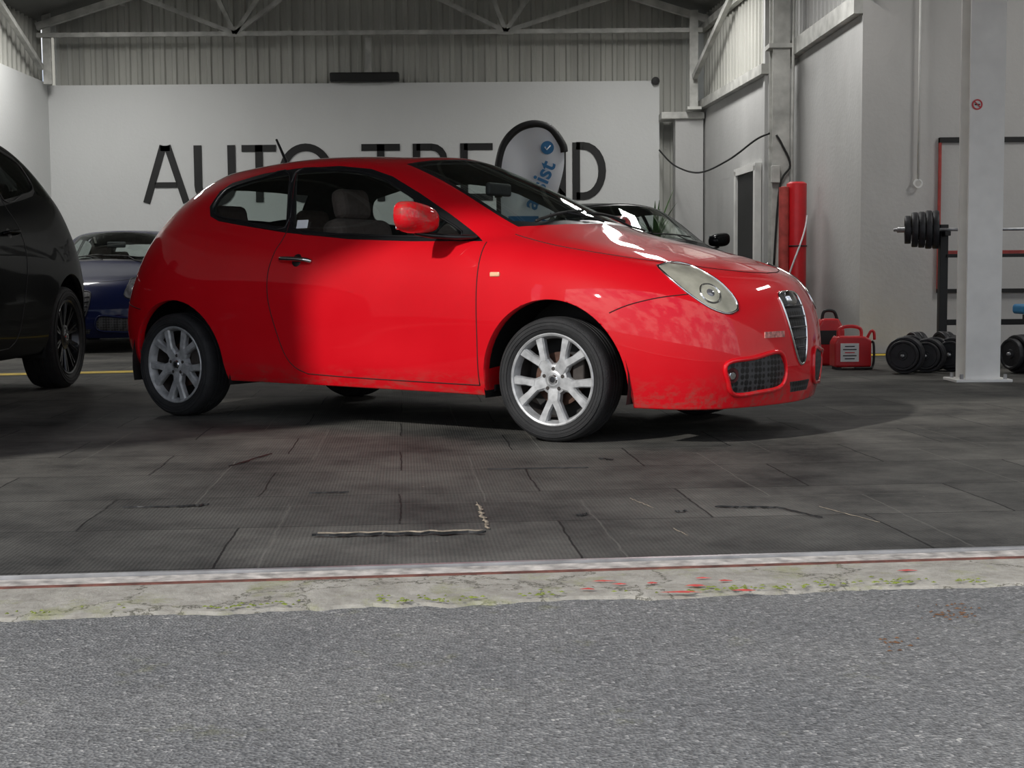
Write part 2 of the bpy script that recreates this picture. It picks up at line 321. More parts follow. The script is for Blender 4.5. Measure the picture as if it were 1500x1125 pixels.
# ------------------------------------------------------------------ car cage
RINGS = [
 [(.12,0,.30),(.13,.40,.29),(.2,.70,.27),(.38,.80,.24),(.70,.82,.22),(1.15,.81,.215),(1.6,.81,.215),(2.15,.81,.21),(2.75,.81,.205),(3.17,.82,.19),(3.53,.80,.175),(3.83,.67,.165),(3.96,.36,.165),(4.03,0,.165)],
 [(.04,0,.38),(.05,.42,.38),(.15,.74,.36),(.36,.84,.33),(.70,.86,.31),(1.15,.85,.30),(1.6,.845,.30),(2.15,.845,.30),(2.75,.85,.30),(3.17,.865,.30),(3.54,.845,.29),(3.85,.69,.28),(3.99,.38,.27),(4.055,0,.27)],
 [(0,0,.52),(.02,.44,.52),(.13,.75,.50),(.34,.86,.48),(.70,.885,.47),(1.15,.855,.46),(1.6,.85,.46),(2.15,.85,.46),(2.75,.855,.46),(3.17,.885,.46),(3.55,.86,.45),(3.86,.70,.43),(3.985,.38,.42),(4.045,0,.42)],
 [(.02,0,.66),(.04,.44,.66),(.15,.74,.65),(.35,.86,.63),(.70,.895,.63),(1.15,.87,.61),(1.6,.86,.60),(2.15,.86,.60),(2.75,.865,.60),(3.17,.895,.61),(3.55,.86,.60),(3.85,.69,.58),(3.965,.37,.58),(4.02,0,.60)],
 [(.08,0,.80),(.1,.43,.80),(.2,.71,.80),(.37,.83,.80),(.70,.87,.80),(1.15,.865,.78),(1.6,.86,.76),(2.15,.86,.75),(2.75,.86,.76),(3.17,.865,.77),(3.52,.81,.76),(3.78,.64,.735),(3.90,.35,.725),(3.94,0,.73)],
 [(.12,0,.93),(.15,.42,.93),(.26,.68,.94),(.42,.78,.95),(.70,.81,.94),(1.15,.825,.91),(1.6,.83,.88),(2.15,.83,.86),(2.75,.82,.87),(3.16,.785,.875),(3.46,.71,.85),(3.66,.55,.825),(3.78,.28,.805),(3.82,0,.805)],
 [(.2,0,1.0),(.22,.41,1.0),(.33,.65,1.03),(.47,.745,1.05),(.72,.77,1.04),(1.15,.785,1.0),(1.6,.79,.96),(2.15,.79,.93),(2.78,.77,.935),(3.06,.66,.94),(3.22,.52,.93),(3.32,.36,.92),(3.37,.18,.915),(3.39,0,.915)],
 [(.27,0,1.08),(.29,.38,1.08),(.38,.62,1.11),(.52,.70,1.125),(.76,.72,1.105),(1.15,.735,1.055),(1.6,.745,1.01),(2.15,.745,.975),(2.72,.72,.955),(2.84,.60,.985),(2.90,.46,.995),(2.945,.31,1.0),(2.97,.15,1.005),(2.98,0,1.007)],
 [(.42,0,1.23),(.44,.34,1.23),(.52,.56,1.24),(.64,.635,1.245),(.83,.66,1.23),(1.2,.675,1.20),(1.6,.68,1.18),(2.02,.675,1.17),(2.36,.65,1.16),(2.47,.55,1.18),(2.53,.42,1.19),(2.565,.28,1.20),(2.585,.14,1.205),(2.59,0,1.207)],
 [(.60,0,1.36),(.62,.29,1.355),(.68,.48,1.345),(.78,.56,1.34),(.95,.585,1.35),(1.22,.60,1.37),(1.5,.605,1.375),(1.75,.60,1.365),(1.98,.575,1.335),(2.08,.49,1.345),(2.13,.38,1.36),(2.16,.26,1.37),(2.18,.13,1.375),(2.185,0,1.377)],
 [(.68,0,1.40),(.7,.24,1.395),(.76,.40,1.39),(.85,.47,1.39),(1.0,.50,1.40),(1.23,.51,1.42),(1.48,.515,1.425),(1.7,.505,1.415),(1.88,.47,1.40),(1.97,.4,1.40),(2.03,.31,1.405),(2.07,.21,1.41),(2.09,.11,1.413),(2.095,0,1.414)],
]
MID = [(.78,1.42),(.86,1.43),(.93,1.435),(1.05,1.44),(1.25,1.445),(1.48,1.45),(1.69,1.445),(1.85,1.435),(1.92,1.43),(1.97,1.425),(2.0,1.42),(2.04,1.415)]

def car_surface(level):
    vs = []; fs = []; nr = len(RINGS)
    for R in RINGS:
        for j in range(14): vs.append((R[j][0], -R[j][1], R[j][2]))
        for j in range(12, 0, -1): vs.append((R[j][0], R[j][1], R[j][2]))
    for r in range(nr-1):
        for i in range(26):
            k = (i+1) % 26; fs.append((r*26+i, r*26+k, (r+1)*26+k, (r+1)*26+i))
    base = len(vs); T = (nr-1)*26
    for x, z in MID: vs.append((x, 0, z))
    L = lambda k: T+k
    Rr = lambda k: T+26-k
    for k in range(1, 12):
        fs.append((L(k), L(k+1), base+k, base+k-1)); fs.append((Rr(k), base+k-1, base+k, Rr(k+1)))
    fs.append((T, L(1), base, Rr(1))); fs.append((T+13, Rr(12), base+11, L(12)))
    me = bpy.data.meshes.new('cage'); me.from_pydata(vs, [], fs)
    o = bpy.data.objects.new('cage', me); COL.objects.link(o)
    md = o.modifiers.new('s', 'SUBSURF'); md.levels = level; md.render_levels = level
    dg = bpy.context.evaluated_depsgraph_get(); dg.update()
    bm = bmesh.new(); bm.from_mesh(o.evaluated_get(dg).to_mesh())
    bpy.data.objects.remove(o); bpy.data.meshes.remove(me)
    bmesh.ops.recalc_face_normals(bm, faces=bm.faces)
    bm.normal_update(); bm.faces.ensure_lookup_table()
    top = max(bm.faces, key=lambda f: f.calc_center_median().z)
    if top.normal.z < 0: bmesh.ops.reverse_faces(bm, faces=bm.faces); bm.normal_update()
    return bm

def inpoly(p, poly):
    c = False; n = len(poly); x, y = p
    for i in range(n):
        x1, y1 = poly[i]; x2, y2 = poly[(i+1) % n]
        if (y1 > y) != (y2 > y) and x < (x2-x1)*(y-y1)/(y2-y1)+x1: c = not c
    return c
def cut(bm, pts, D, filt, action, near=.07):
    D = Vector(D).normalized(); a = Vector((0, 0, 1)) if abs(D.z) < .9 else Vector((1, 0, 0))
    U = D.cross(a).normalized(); W = U.cross(D).normalized()
    P = [Vector(p) for p in pts]; P2 = [(p.dot(U), p.dot(W)) for p in P]
    x0 = min(p[0] for p in P2)-.12; x1 = max(p[0] for p in P2)+.12; y0 = min(p[1] for p in P2)-.12; y1 = max(p[1] for p in P2)+.12
    cand = []
    for f in bm.faces:
        c = f.calc_center_median(); q = (c.dot(U), c.dot(W))
        if x0 < q[0] < x1 and y0 < q[1] < y1 and filt(c, f.normal): cand.append(f)
    cand = set(cand); n = len(P)
    for i in range(n):
        A, B = P2[i], P2[(i+1) % n]; dx, dy = B[0]-A[0], B[1]-A[1]; ll = dx*dx+dy*dy
        if ll < 1e-10: continue
        nb = []
        for f in cand:
            c = f.calc_center_median(); qx, qy = c.dot(U), c.dot(W)
            t = max(0, min(1, ((qx-A[0])*dx+(qy-A[1])*dy)/ll))
            if math.hypot(qx-A[0]-t*dx, qy-A[1]-t*dy) < near: nb.append(f)
        if not nb: continue
        no = U*(-dy)+W*dx; no.normalize()
        es = set(e for f in nb for e in f.edges); vv = set(v for f in nb for v in f.verts)
        for f in nb: cand.discard(f)
        ret = bmesh.ops.bisect_plane(bm, geom=list(vv)+list(es)+nb, dist=1e-5, plane_co=P[i], plane_no=no)
        for g in ret['geom']:
            if isinstance(g, bmesh.types.BMFace): cand.add(g)
        for f in nb:
            if f.is_valid: cand.add(f)
    sel = []
    for f in cand:
        if not f.is_valid: continue
        c = f.calc_center_median()
        if inpoly((c.dot(U), c.dot(W)), P2) and filt(c, f.normal): sel.append(f)
    if action == 'del': bmesh.ops.delete(bm, geom=sel, context='FACES')
    else:
        for f in sel: f.material_index = action
    bm.normal_update()

AX_R, AX_F = .70, 3.165
HUB_R, HUB_F = .64, 3.14
def mir(pts): return [(p[0], -p[1], p[2]) for p in pts]

def wheel(parent, name, c, side, r, w, rimmat, style='y', steer=0.):
    e = empty(name, c); e.parent = parent
    e.rotation_euler = (0, 0, (math.pi if side > 0 else 0)+steer)
    k = r/.29; h = w/2
    prof = [(.212*k, -h*.86), (.222*k, -h*1.0), (.240*k, -h*1.08), (.262*k, -h*1.08), (.278*k, -h*.98), (.2865*k, -h*.84), (.29*k, -h*.62),
            (.29*k, -h*.36), (.283*k, -h*.34), (.283*k, -h*.28), (.29*k, -h*.26), (.29*k, -.05*h), (.283*k, -.03*h), (.283*k, .03*h), (.29*k, .05*h),
            (.29*k, h*.26), (.283*k, h*.28), (.283*k, h*.34), (.29*k, h*.36), (.29*k, h*.62), (.278*k, h*.98), (.24*k, h*1.08), (.212*k, h*.86)]
    lathe('tyre', prof, M['tyre'], e, n=72)
    for rr in (.236, .250, .266): lathe('tyre_sidewall_ring', [((rr-.003)*k, -h*1.06), ((rr-.001)*k, -h*1.105), ((rr+.001)*k, -h*1.105), ((rr+.003)*k, -h*1.06)], M['tyre'], e, n=72)
    lathe('rim_lip', [(.212*k, -h*.80), (.216*k, -h*.96), (.211*k, -h*1.0), (.203*k, -h*.96), (.198*k, -h*.84), (.194*k, -h*.62), (.190*k, -h*.5)], rimmat, e, n=72)
    lathe('rim_barrel', [(.196*k, -h*.6), (.188*k, -h*.2), (.188*k, h*.9)], M['barrel'], e, n=48)
    lathe('wheel_back', [(.001, h*.5), (.188*k, h*.5)], M['black'], e, n=32)
    lathe('brake_disc', [(.001, -.1*h), (.125*k, -.1*h), (.125*k, .1*h), (.001, .1*h)], M['disc'], e, n=40)
    box('brake_caliper', (.115*k, -.08*h, .03), (.06, .08, .14), M['barrel'], e, .01)
    vs = []; fs = []
    def ribbon(p, q, w0, w1, yp, yq, th):
        d = Vector((q[0]-p[0], q[1]-p[1])); nrm = Vector((-d.y, d.x)).normalized(); b0 = len(vs)
        for (pt, ww, yy) in ((p, w0, yp), (q, w1, yq)):
            for sx, dy in ((-1, .010), (-.72, 0), (.72, 0), (1, .010), (1, th), (-1, th)):
                vs.append((pt[0]+nrm.x*sx*ww/2, yy+dy, pt[1]+nrm.y*sx*ww/2))
        for i in range(6): fs.append((b0+i, b0+(i+1) % 6, b0+6+(i+1) % 6, b0+6+i))
        fs.append(tuple(b0+i for i in range(6))); fs.append(tuple(b0+6+i for i in reversed(range(6))))
    ns = 5 if style == 'y' else 10
    for i in range(ns):
        a = 2*math.pi*i/ns + .94
        pol = lambda rr, an: (rr*k*math.cos(an), rr*k*math.sin(an))
        if style == 'y':
            ribbon(pol(.03, a), pol(.112, a), .072*k, .060*k, -h*.78, -h*.865, .038)
            for s in (-1, 1):
                ribbon(pol(.098, a+s*.10), pol(.155, a+s*.24), .040*k, .036*k, -h*.868, -h*.90, .034)
                ribbon(pol(.148, a+s*.225), pol(.206, a+s*.275), .037*k, .046*k, -h*.90, -h*.91, .034)
        else:
            ribbon(pol(.04, a), pol(.205, a+.06), .018*k, .014*k, -h*.7, -h*.88, .02)
            ribbon(pol(.04, a), pol(.205, a-.12), .018*k, .014*k, -h*.7, -h*.88, .02)
    mk('spokes', vs, fs, rimmat, e)
    lathe('hub', [(.001, -h*.84), (.030*k, -h*.84), (.034*k, -h*.80), (.070*k, -h*.76), (.076*k, -h*.4)], rimmat, e, n=36)
    lathe('centre_cap', [(.001, -h*.90), (.020*k, -h*.90), (.026*k, -h*.82)], M['chrome'], e, n=30)
    lathe('cap_badge', [(.001, -h*.915), (.013*k, -h*.91), (.015*k, -h*.89)], M['darkchrome'], e, n=24)
    for i in range(5):
        a = 2*math.pi*(i+.5)/5+.94
        lathe('bolt_%d' % i, [(.001, -h*.80), (.009, -h*.80), (.011, -h*.70)], M['barrel'], e, loc=(.050*k*math.cos(a), 0, .050*k*math.sin(a)), n=12)
    return e

def seat(parent, x, y, S, bench=False):
    w = .50 if not bench else 1.15
    box('seat_cushion', (x*S[0], y*S[1], .48*S[2]), (.50, w, .18), M['seat'], parent, .06)
    box('seat_back', ((x-.28)*S[0], y*S[1], .80*S[2]), (.15, w*.95, .58), M['seat'], parent, .06, (0, -.25, 0))
    ys = (0,) if not bench else (-.36, .36)
    for dy in ys:
        box('headrest', ((x-.38)*S[0], (y+dy)*S[1], (1.165 if not bench else 1.11)*S[2]), (.10, .25, .17), M['seat'], parent, .045, (0, -.2, 0))
        for q in (-.05, .05): tube('headrest_post', [((x-.36)*S[0], (y+dy+q)*S[1], 1.0*S[2]), ((x-.38)*S[0], (y+dy+q)*S[1], 1.12*S[2])], .006, M['chrome'], parent)

def build_car(name, paint, loc, rz, S=(1, 1, 1), level=3, wr=.29, rimmat=None, style='y', hero=False, seamm=None, estate=False):
    root = empty(name, loc, rz); S = Vector(S)
    bm = car_surface(level)
    bvh = BVHTree.FromBMesh(bm)
    def pr(p, d):
        p = Vector(p); d = Vector(d).normalized(); h = bvh.ray_cast(p+d*1.5, -d)
        return (h[0], h[1]) if h[0] is not None else (p, d)
    near = .07 if level >= 4 else .11
    bright = M['chrome'] if hero else M['darkchrome']
    for cx, rr, zc in ((AX_R, .362, .292), (AX_F, .380, .280)):
        poly = [(cx-rr-.01, 0, .02), (cx-rr-.008, 0, .2)]
        for i in range(25):
            a = math.pi-math.pi*i/24; poly.append((cx+rr*math.cos(a), 0, zc+rr*math.sin(a)))
        poly += [(cx+rr+.008, 0, .2), (cx+rr+.01, 0, .02)]
        cut(bm, poly, (0, 1, 0), lambda c, n: abs(c.y) > .55, 'del', near)
    be = [e for e in bm.edges if e.is_boundary and all(abs(v.co.y) > .5 and v.co.z > .165 and
          min(math.hypot(v.co.x-AX_R, v.co.z-.292), math.hypot(v.co.x-AX_F, v.co.z-.280)) < .40 for v in e.verts)]
    ret = bmesh.ops.extrude_edge_only(bm, edges=be)
    for g in ret['geom']:
        if isinstance(g, bmesh.types.BMVert): g.co.y -= math.copysign(.05, g.co.y)
    bm.normal_update()
    sf = lambda c, n: abs(c.y) > .40 and c.z > .88 and abs(n.y) > .45
    dlo = [(.815,1.17),(.85,1.255),(.92,1.30),(1.15,1.342),(1.4,1.358),(1.69,1.356),(1.9,1.33),(2.05,1.284),(2.25,1.19),(2.47,1.075),(2.72,.935),(2.3,.943),(1.9,.963),(1.45,1.008),(1.1,1.058),(.93,1.085),(.85,1.115)]
    q1 = [(.85,1.17),(.88,1.235),(.94,1.275),(1.15,1.316),(1.355,1.332),(1.44,1.035),(1.1,1.083),(.95,1.105),(.87,1.13)]
    q2 = [(1.40,1.333),(1.69,1.331),(1.88,1.306),(2.03,1.26),(2.22,1.168),(2.42,1.062),(2.58,.968),(2.3,.967),(1.9,.987),(1.50,1.027)]
    wins = [(dlo, 1), (q1, 2), (q2, 2)]
    if estate: wins.append(([(.50,1.10),(.60,1.22),(.70,1.29),(.82,1.305),(.85,1.24),(.82,1.17),(.84,1.10),(.70,1.09)], 2))
    for poly, mi in wins:
        cut(bm, [(x, 0, z) for x, z in poly], (0, 1, 0), sf, mi, near)
    wo = [(2.125,0),(2.115,.22),(2.07,.40),(2.045,.47),(2.3,.50),(2.58,.55),(2.82,.59),(2.87,.52),(2.915,.4),(2.955,.2),(2.965,0)]
    wi = [(2.15,0),(2.14,.21),(2.10,.38),(2.085,.445),(2.3,.475),(2.58,.525),(2.77,.56),(2.83,.49),(2.87,.38),(2.905,.2),(2.915,0)]
    for hp, mi in ((wo, 1), (wi, 3)):
        full = hp + [(x, -y) for x, y in reversed(hp[1:-1])]
        cut(bm, [(x, y, 0) for x, y in full], (0, 0, 1), lambda c, n: c.z > .93 and c.x > 1.9, mi, near)
    ro = [(.56,0),(.57,.25),(.62,.42),(.45,.50),(.37,.47),(.31,.3),(.30,0)]
    ri = [(.54,0),(.55,.24),(.58,.39),(.45,.46),(.39,.44),(.34,.28),(.33,0)]
    for hp, mi in ((ro, 1), (ri, 2)):
        full = hp + [(x, -y) for x, y in reversed(hp[1:-1])]
        cut(bm, [(x, y, 0) for x, y in full], (0, 0, 1), lambda c, n: c.z > 1.0 and c.x < .8, mi, near)
    hl = [(3.611,-.65,.806),(3.68,-.65,.823),(3.74,-.65,.817),(3.80,-.65,.798),(3.86,-.65,.768),(3.915,-.65,.735),(3.965,-.65,.69),(4.0,-.65,.645),(4.003,-.65,.61),(3.97,-.65,.594),(3.929,-.65,.596),(3.87,-.65,.617),(3.814,-.65,.648),(3.75,-.65,.69),(3.69,-.65,.735),(3.64,-.65,.775)]
    hd = Vector((.45, -.893, 0))
    cen = sum((Vector(p) for p in hl), Vector())/len(hl)
    for s in (1, -1):
        P = hl if s == 1 else mir(hl)
        d = Vector((hd.x, hd.y*s, 0))
        cc = [Vector((cen.x, cen.y*s, cen.z))+(Vector((p[0], p[1], p[2]))-Vector((cen.x, cen.y*s, cen.z)))*1.06 for p in P]
        cut(bm, cc, d, lambda c, n: c.x > 3.3 and c.y*s < -.2 and n.x > -.2, 1, near)
        cut(bm, P, d, lambda c, n: c.x > 3.3 and c.y*s < -.2 and n.x > -.2, 4, near)
    ff = lambda c, n: c.x > 3.5
    sh = [(.098,.672),(.112,.62),(.10,.52),(.066,.41),(.025,.350),(-.025,.350),(-.066,.41),(-.10,.52),(-.112,.62),(-.098,.672),(0,.682)]
    cut(bm, [(0, y, z) for y, z in sh], (1, 0, 0), ff, 5, near)
    fg = [(.555,.372),(.40,.390),(.215,.408),(.165,.33),(.20,.250),(.36,.232),(.50,.230),(.545,.29)]
    for s in (1, -1):
        cut(bm, [(0, y*s, z) for y, z in fg], (1, 0, 0), ff, 5, near)
    g = [(.12,.265),(-.12,.265),(-.10,.215),(.10,.215)]
    cut(bm, [(0, y, z) for y, z in g], (1, 0, 0), ff, 5, near)
    for s in (1, -1):
        g = [(.62+.07*math.cos(a)*1.0, .90+.07*math.sin(a)) for a in [i*math.pi/8 for i in range(16)]]
        cut(bm, [(0, y*s, z) for y, z in g], (1, 0, 0), lambda c, n: c.x < .6, 6, near)
    be = [e for e in bm.edges if e.is_boundary and all(v.co.z < .33 for v in e.verts)]
    ret = bmesh.ops.extrude_edge_only(bm, edges=be)
    for g in ret['geom']:
        if isinstance(g, bmesh.types.BMVert):
            if abs(g.co.y) > .55: g.co.y -= math.copysign(.10, g.co.y)
            else: g.co.x += .1 if g.co.x < 1 else -.1
            g.co.z += .01
    bm.normal_update()
    for v in bm.verts: v.co = Vector((v.co.x*S.x, v.co.y*S.y, v.co.z*S.z))
    me = bpy.data.meshes.new('body_shell'); bm.to_mesh(me)
    o = bpy.data.objects.new('body_shell', me); COL.objects.link(o); o.parent = root
    for mm in (paint, M['trim'], M['darkglass'] if estate else M['glass'], M['wglass'], M['lampin'] if hero else M['lampdark'], M['mesh'], M['redplastic']): me.materials.append(mm)
    for p in me.polygons: p.use_smooth = True
    bm.normal_update()
    bl = bm.copy(); dl = [f for f in bl.faces if f.material_index in (2, 3)]
    bmesh.ops.delete(bl, geom=dl, context='FACES'); bl.normal_update()
    for v in bl.verts: v.co = v.co - v.normal*.018
    bmesh.ops.reverse_faces(bl, faces=bl.faces)
    ml = bpy.data.meshes.new('interior_lining'); bl.to_mesh(ml); bl.free()
    for p in ml.polygons: p.material_index = 0; p.use_smooth = True
    ml.materials.append(M['liner'])
    ol = bpy.data.objects.new('interior_lining', ml); COL.objects.link(ol); ol.parent = root
    bm.free()
    sc = lambda p: (p[0]*S.x, p[1]*S.y, p[2]*S.z)
    def surf_line(nm, pts, d, r, mat, off=0., sides=(1, -1), n=8, sm=True):
        for s in sides:
            P = [(p[0], p[1]*s, p[2]) for p in pts]; dd = Vector((d[0], d[1]*s, d[2]))
            P = catmull(P, n) if sm else [Vector(P[i]).lerp(Vector(P[i+1]), k/n) for i in range(len(P)-1) for k in range(n)]+[Vector(P[-1])]
            out = []
            for p in P:
                h, nn = pr(p, dd); out.append(sc(h+nn*off))
            tube(nm, out, r, mat, root, 6)
    sm_ = seamm or M['black']
    side = (0, -1, 0)
    surf_line('door_gap_rear', [(1.40,0,1.35),(1.46,0,1.02),(1.43,0,.90),(1.41,0,.78),(1.425,0,.62),(1.50,0,.40),(1.57,0,.31),(1.66,0,.272)], side, .003, sm_)
    surf_line('door_gap_sill', [(1.66,0,.272),(2.0,0,.262),(2.4,0,.256),(2.755,0,.252)], side, .003, sm_)
    surf_line('door_gap_front', [(2.755,0,.252),(2.762,0,.5),(2.76,0,.75),(2.745,0,.93)], side, .003, sm_)
    surf_line('bonnet_gap', [(2.85,-.66,1),(3.1,-.70,1),(3.35,-.68,1),(3.55,-.60,1),(3.72,-.42,1),(3.82,-.2,1),(3.85,0,1)], (0, 0, 1), .003, sm_)
    surf_line('bumper_gap', [(3.47,0,.60),(3.55,0,.635),(3.66,0,.665),(3.76,0,.68)], side, .0028, sm_)
    surf_line('rear_bumper_gap', [(.42,0,.60),(.30,0,.62),(.2,0,.64)], side, .003, sm_)
    P = [(4.1, y, z) for y, z in sh]; P = catmull(P, 4, True)
    out = []
    for p in P: h, nn = pr(p, (1, 0, 0)); out.append(sc(h+nn*.003))
    tube('grille_surround', out, .0065, bright, root, 8, True)
    for z, w in ((.615, .10), (.565, .095), (.515, .085), (.465, .07), (.42, .05)):
        out = []
        for i in range(9):
            h, nn = pr((4.2, -w+2*w*i/8, z), (1, 0, 0)); out.append(sc(h+nn*.004))
        tube('grille_slat', out, .007, M['darkchrome'], root, 6)
    h, nn = pr((4.2, 0, .65), (1, 0, 0))
    lathe('badge', [(.001, .020), (.032, .018), (.040, .010), (.044, -.01)], bright, root, loc=sc(h), axis=nn, n=30)
    for s in (1, -1):
        P = [(4.1, y*s, z) for y, z in fg]
        out = []
        for p in catmull(P, 5, True): h, nn = pr(p, (1, 0, 0)); out.append(sc(h+nn*.003))
        tube('intake_surround', out, .011, paint, root, 8, True)
        h, nn = pr((4.1, .635*s, .315), Vector((1, .6*s, 0)))
        lathe('fog_lamp', [(.001, .004), (.016, .003), (.022, -.004)], M['chrome'], root, loc=sc(h), axis=nn, n=24)
        lathe('fog_lamp_recess', [(.020, .001), (.034, .002), (.040, -.006)], sm_, root, loc=sc(h), axis=nn, n=24)
        h, nn = pr((3.86, -.62*-s, .70), Vector((.5, .85*s, .2)))
        lathe('headlamp_bowl', [(.046, -.004), (.051, .002), (.056, -.004)], M['chrome'], root, loc=sc(h), axis=nn, n=30)
        lathe('headlamp_reflector', [(.001, .001), (.03, .002), (.046, -.002)], M['lampin'], root, loc=sc(h), axis=nn, n=30)
        lathe('headlamp_projector', [(.001, .007), (.014, .006), (.022, .000)], M['lampdark'], root, loc=sc(h), axis=nn, n=30)
        P = hl if s == -1 else mir(hl)
        dd = Vector((hd.x, hd.y*(-s), 0)); out = []
        for p in catmull(P, 3, True): h, nn = pr(p, dd); out.append(sc(h+nn*.001))
        tube('headlamp_surround', out, .005, bright, root, 6, True)
    for poly in (q1, q2):
        for s in (1, -1):
            out = []
            for p in catmull([(x, z, 0) for x, z in poly], 4, True):
                h, nn = pr((p.x, .6*s, p.y), (0, s, 0)); out.append(sc(h+nn*.001))
            tube('window_seal', out, .006, M['trim'], root, 6, True)
    for cx in (AX_R, AX_F):
        for s in (1, -1):
            vs = []; fs = []; n = 20
            for i in range(n+1):
                a = -.25+(math.pi+.5)*i/n
                for rr, yy in ((.392, .83), (.392, .55), (.02, .55)):
                    vs.append(sc((cx+rr*math.cos(a), yy*s, max(.19, .290+rr*math.sin(a)))))
            for i in range(n):
                for q in range(2): fs.append((i*3+q, i*3+q+1, i*3+4+q, i*3+3+q))
            mk('wheel_well', vs, fs, M['black'], root)
    box('underbody', (2.05*S.x, 0, .225*S.z), (3.5*S.x, 1.05*S.y, .04), M['black'], root)
    box('underbody_sides', (1.94*S.x, 0, .235*S.z), (1.7*S.x, 1.50*S.y, .03), M['black'], root)
    box('nose_underside', (3.66*S.x, 0, .21*S.z), (.26*S.x, 1.1*S.y, .03), M['black'], root)
    box('cabin_floor', (1.75*S.x, 0, .36*S.z), (2.2*S.x, 1.3*S.y, .04), M['liner'], root)
    seat(root, 1.95, -.36, S); seat(root, 1.95, .36, S); seat(root, 1.02, 0, S, True)
    box('dashboard', (2.55*S.x, 0, .80*S.z), (.42*S.x, 1.25*S.y, .24*S.z), M['plastic'], root, .06)
    sw = [((2.22*S.x)+.05*math.sin(a), (-.36*S.y)+.18*math.cos(a), .90*S.z+.17*math.sin(a)) for a in [i*math.pi/12 for i in range(24)]]
    tube('steering_wheel', sw, .014, M['plastic'], root, 8, True)
    box('steering_column', (2.32*S.x, -.36*S.y, .87*S.z), (.22, .08, .08), M['plastic'], root, .02, (0, .3, 0))
    box('rear_view_mirror', (2.30*S.x, 0, 1.235*S.z), (.03, .22, .07), M['plastic'], root, .02)
    if hero:
        box('window_sticker', (1.56, -.742, 1.050), (.075, .004, .045), M['flag'], root, 0, (-.28, 0, 0))
        h, nn = pr((4.2, -.24, .49), (1, 0, 0))
        ay = math.atan2(nn.y, nn.x)
        box('plate_residue', h+nn*.002, (.005, .16, .028), M['plateglue'], root, 0, (0, 0, ay))
    for s in (1, -1):
        me = bpy.data.meshes.new('m'); b2 = bmesh.new(); bmesh.ops.create_uvsphere(b2, u_segments=32, v_segments=20, radius=1)
        for v in b2.verts:
            c = v.co.copy(); x, y, z = c
            p = 2.9
            k = (abs(x)**p+abs(y)**p+abs(z)**p)**(1/p); c = c/k
            out_ = c.y*s
            v.co = Vector((c.x*(.035 if x < 0 else .085), c.y*.128, c.z*.072*(1+.12*out_) + .012*out_))
        b2.to_mesh(me); b2.free()
        mo = bpy.data.objects.new('mirror_housing', me); COL.objects.link(mo); mo.parent = root; me.materials.append(paint)
        for p_ in me.polygons: p_.use_smooth = True
        mo.location = sc((2.47, .955*s, 1.045)); mo.rotation_euler = (0, 0, .12*s)
        box('mirror_face', (2.436*S.x, .955*S.y*s, 1.045*S.z), (.012, .20, .11), M['mirrorglass'], root, .01)
        tube('mirror_arm', [sc((2.47, .95*s, .975)), sc((2.52, .88*s, .962)), sc((2.60, .80*s, .955)), sc((2.68, .74*s, .955))], [.018, .022, .022, .018], M['trim'], root, 10, flat=.6)
        h1, n1 = pr((1.49, 0, .862), (0, s, 0)); h2, n2 = pr((1.70, 0, .852), (0, s, 0))
        P = [sc(h1+n1*.002), sc(h1.lerp(h2, .12)+n1*.028), sc(h1.lerp(h2, .5)+n1*.034), sc(h1.lerp(h2, .88)+n1*.028), sc(h2+n2*.002)]
        tube('door_handle', catmull(P, 5), .012, M['chrome'] if hero else paint, root, 10)
        hm, nm_ = pr((1.60, 0, .860), (0, s, 0))
        lathe('handle_recess', [(.001, .002), (.03, .0015), (.04, -.004)], M['trim'], root, loc=sc(hm), axis=nm_, n=24)
        h, nn = pr((2.86, 0, .775), (0, s, 0))
        box('side_repeater', sc(h+nn*.003), (.055, .012, .022), M['orange'], root, .008)
    for y0, y1 in ((-.50, -.02), (-.02, .42)):
        out = []
        for i in range(9):
            t = i/8; h, nn = pr((2.86-.03*t, y0+(y1-y0)*t, 1.2), (0, 0, 1)); out.append(sc(h+nn*.018))
        tube('wiper_blade', out, .008, M['black'], root, 6)
        h, nn = pr((2.95, y1+.02, 1.2), (0, 0, 1)); tube('wiper_arm', [sc(h+nn*.01), sc(h+nn*.035+Vector((-.05, -.1, 0))), out[5]], .006, M['black'], root, 6)
    h, nn = pr((.80, 0, 1.5), (0, 0, 1))
    if hero:
        tube('aerial', [sc(h), sc(h+Vector((-.03, 0, .03))), sc(h+Vector((-.12, 0, .19)))], [.018, .010, .007], M['black'], root, 8)
    surf_line('tailgate_lip', [(.62,-.45,1.5),(.585,-.25,1.5),(.575,0,1.5)], (0, 0, 1), .014, paint)
    h, nn = pr((-.1, 0, .74), (-1, 0, 0)); box('rear_plate', sc(h+Vector((-.006, 0, 0))), (.012, .52, .11), M['plate'], root, .003)
    W = .185*wr/.29
    for cx in (HUB_R, HUB_F):
        for s in (-1, 1):
            wheel(root, 'wheel_%s_%s' % ('rear' if cx < 1 else 'front', 'right' if s < 0 else 'left'), (cx*S.x, s*.725*S.y, wr), s, wr, W, rimmat or M['alloy'], style, math.radians(4) if (hero and cx > 1) else 0)
    return root

# ------------------------------------------------------------------ cars
build_car('red_hatchback_car', M['red'], (-1.971, 8.692, 0), math.radians(-34), (1, 1, 1), 4, .29, M['alloy'], 'y', True, M['seam'])
build_car('black_suv_car', M['blackpaint'], (-4.14, 10.64, 0), math.radians(-90), (1.18, 1.13, 1.25), 3, .365, M['alloydark'], 'm', estate=True)
build_car('dark_blue_saloon_car', M['bluepaint'], (-4.95, 19.2, 0), math.radians(-86), (1.14, 1.03, .985), 3, .32, M['alloydark'], 'm')
build_car('black_crossover_car', M['blackpaint'], (.45, 17.2, 0), math.radians(-70), (1.07, 1.03, 1.12), 3, .33, M['alloydark'], 'm')

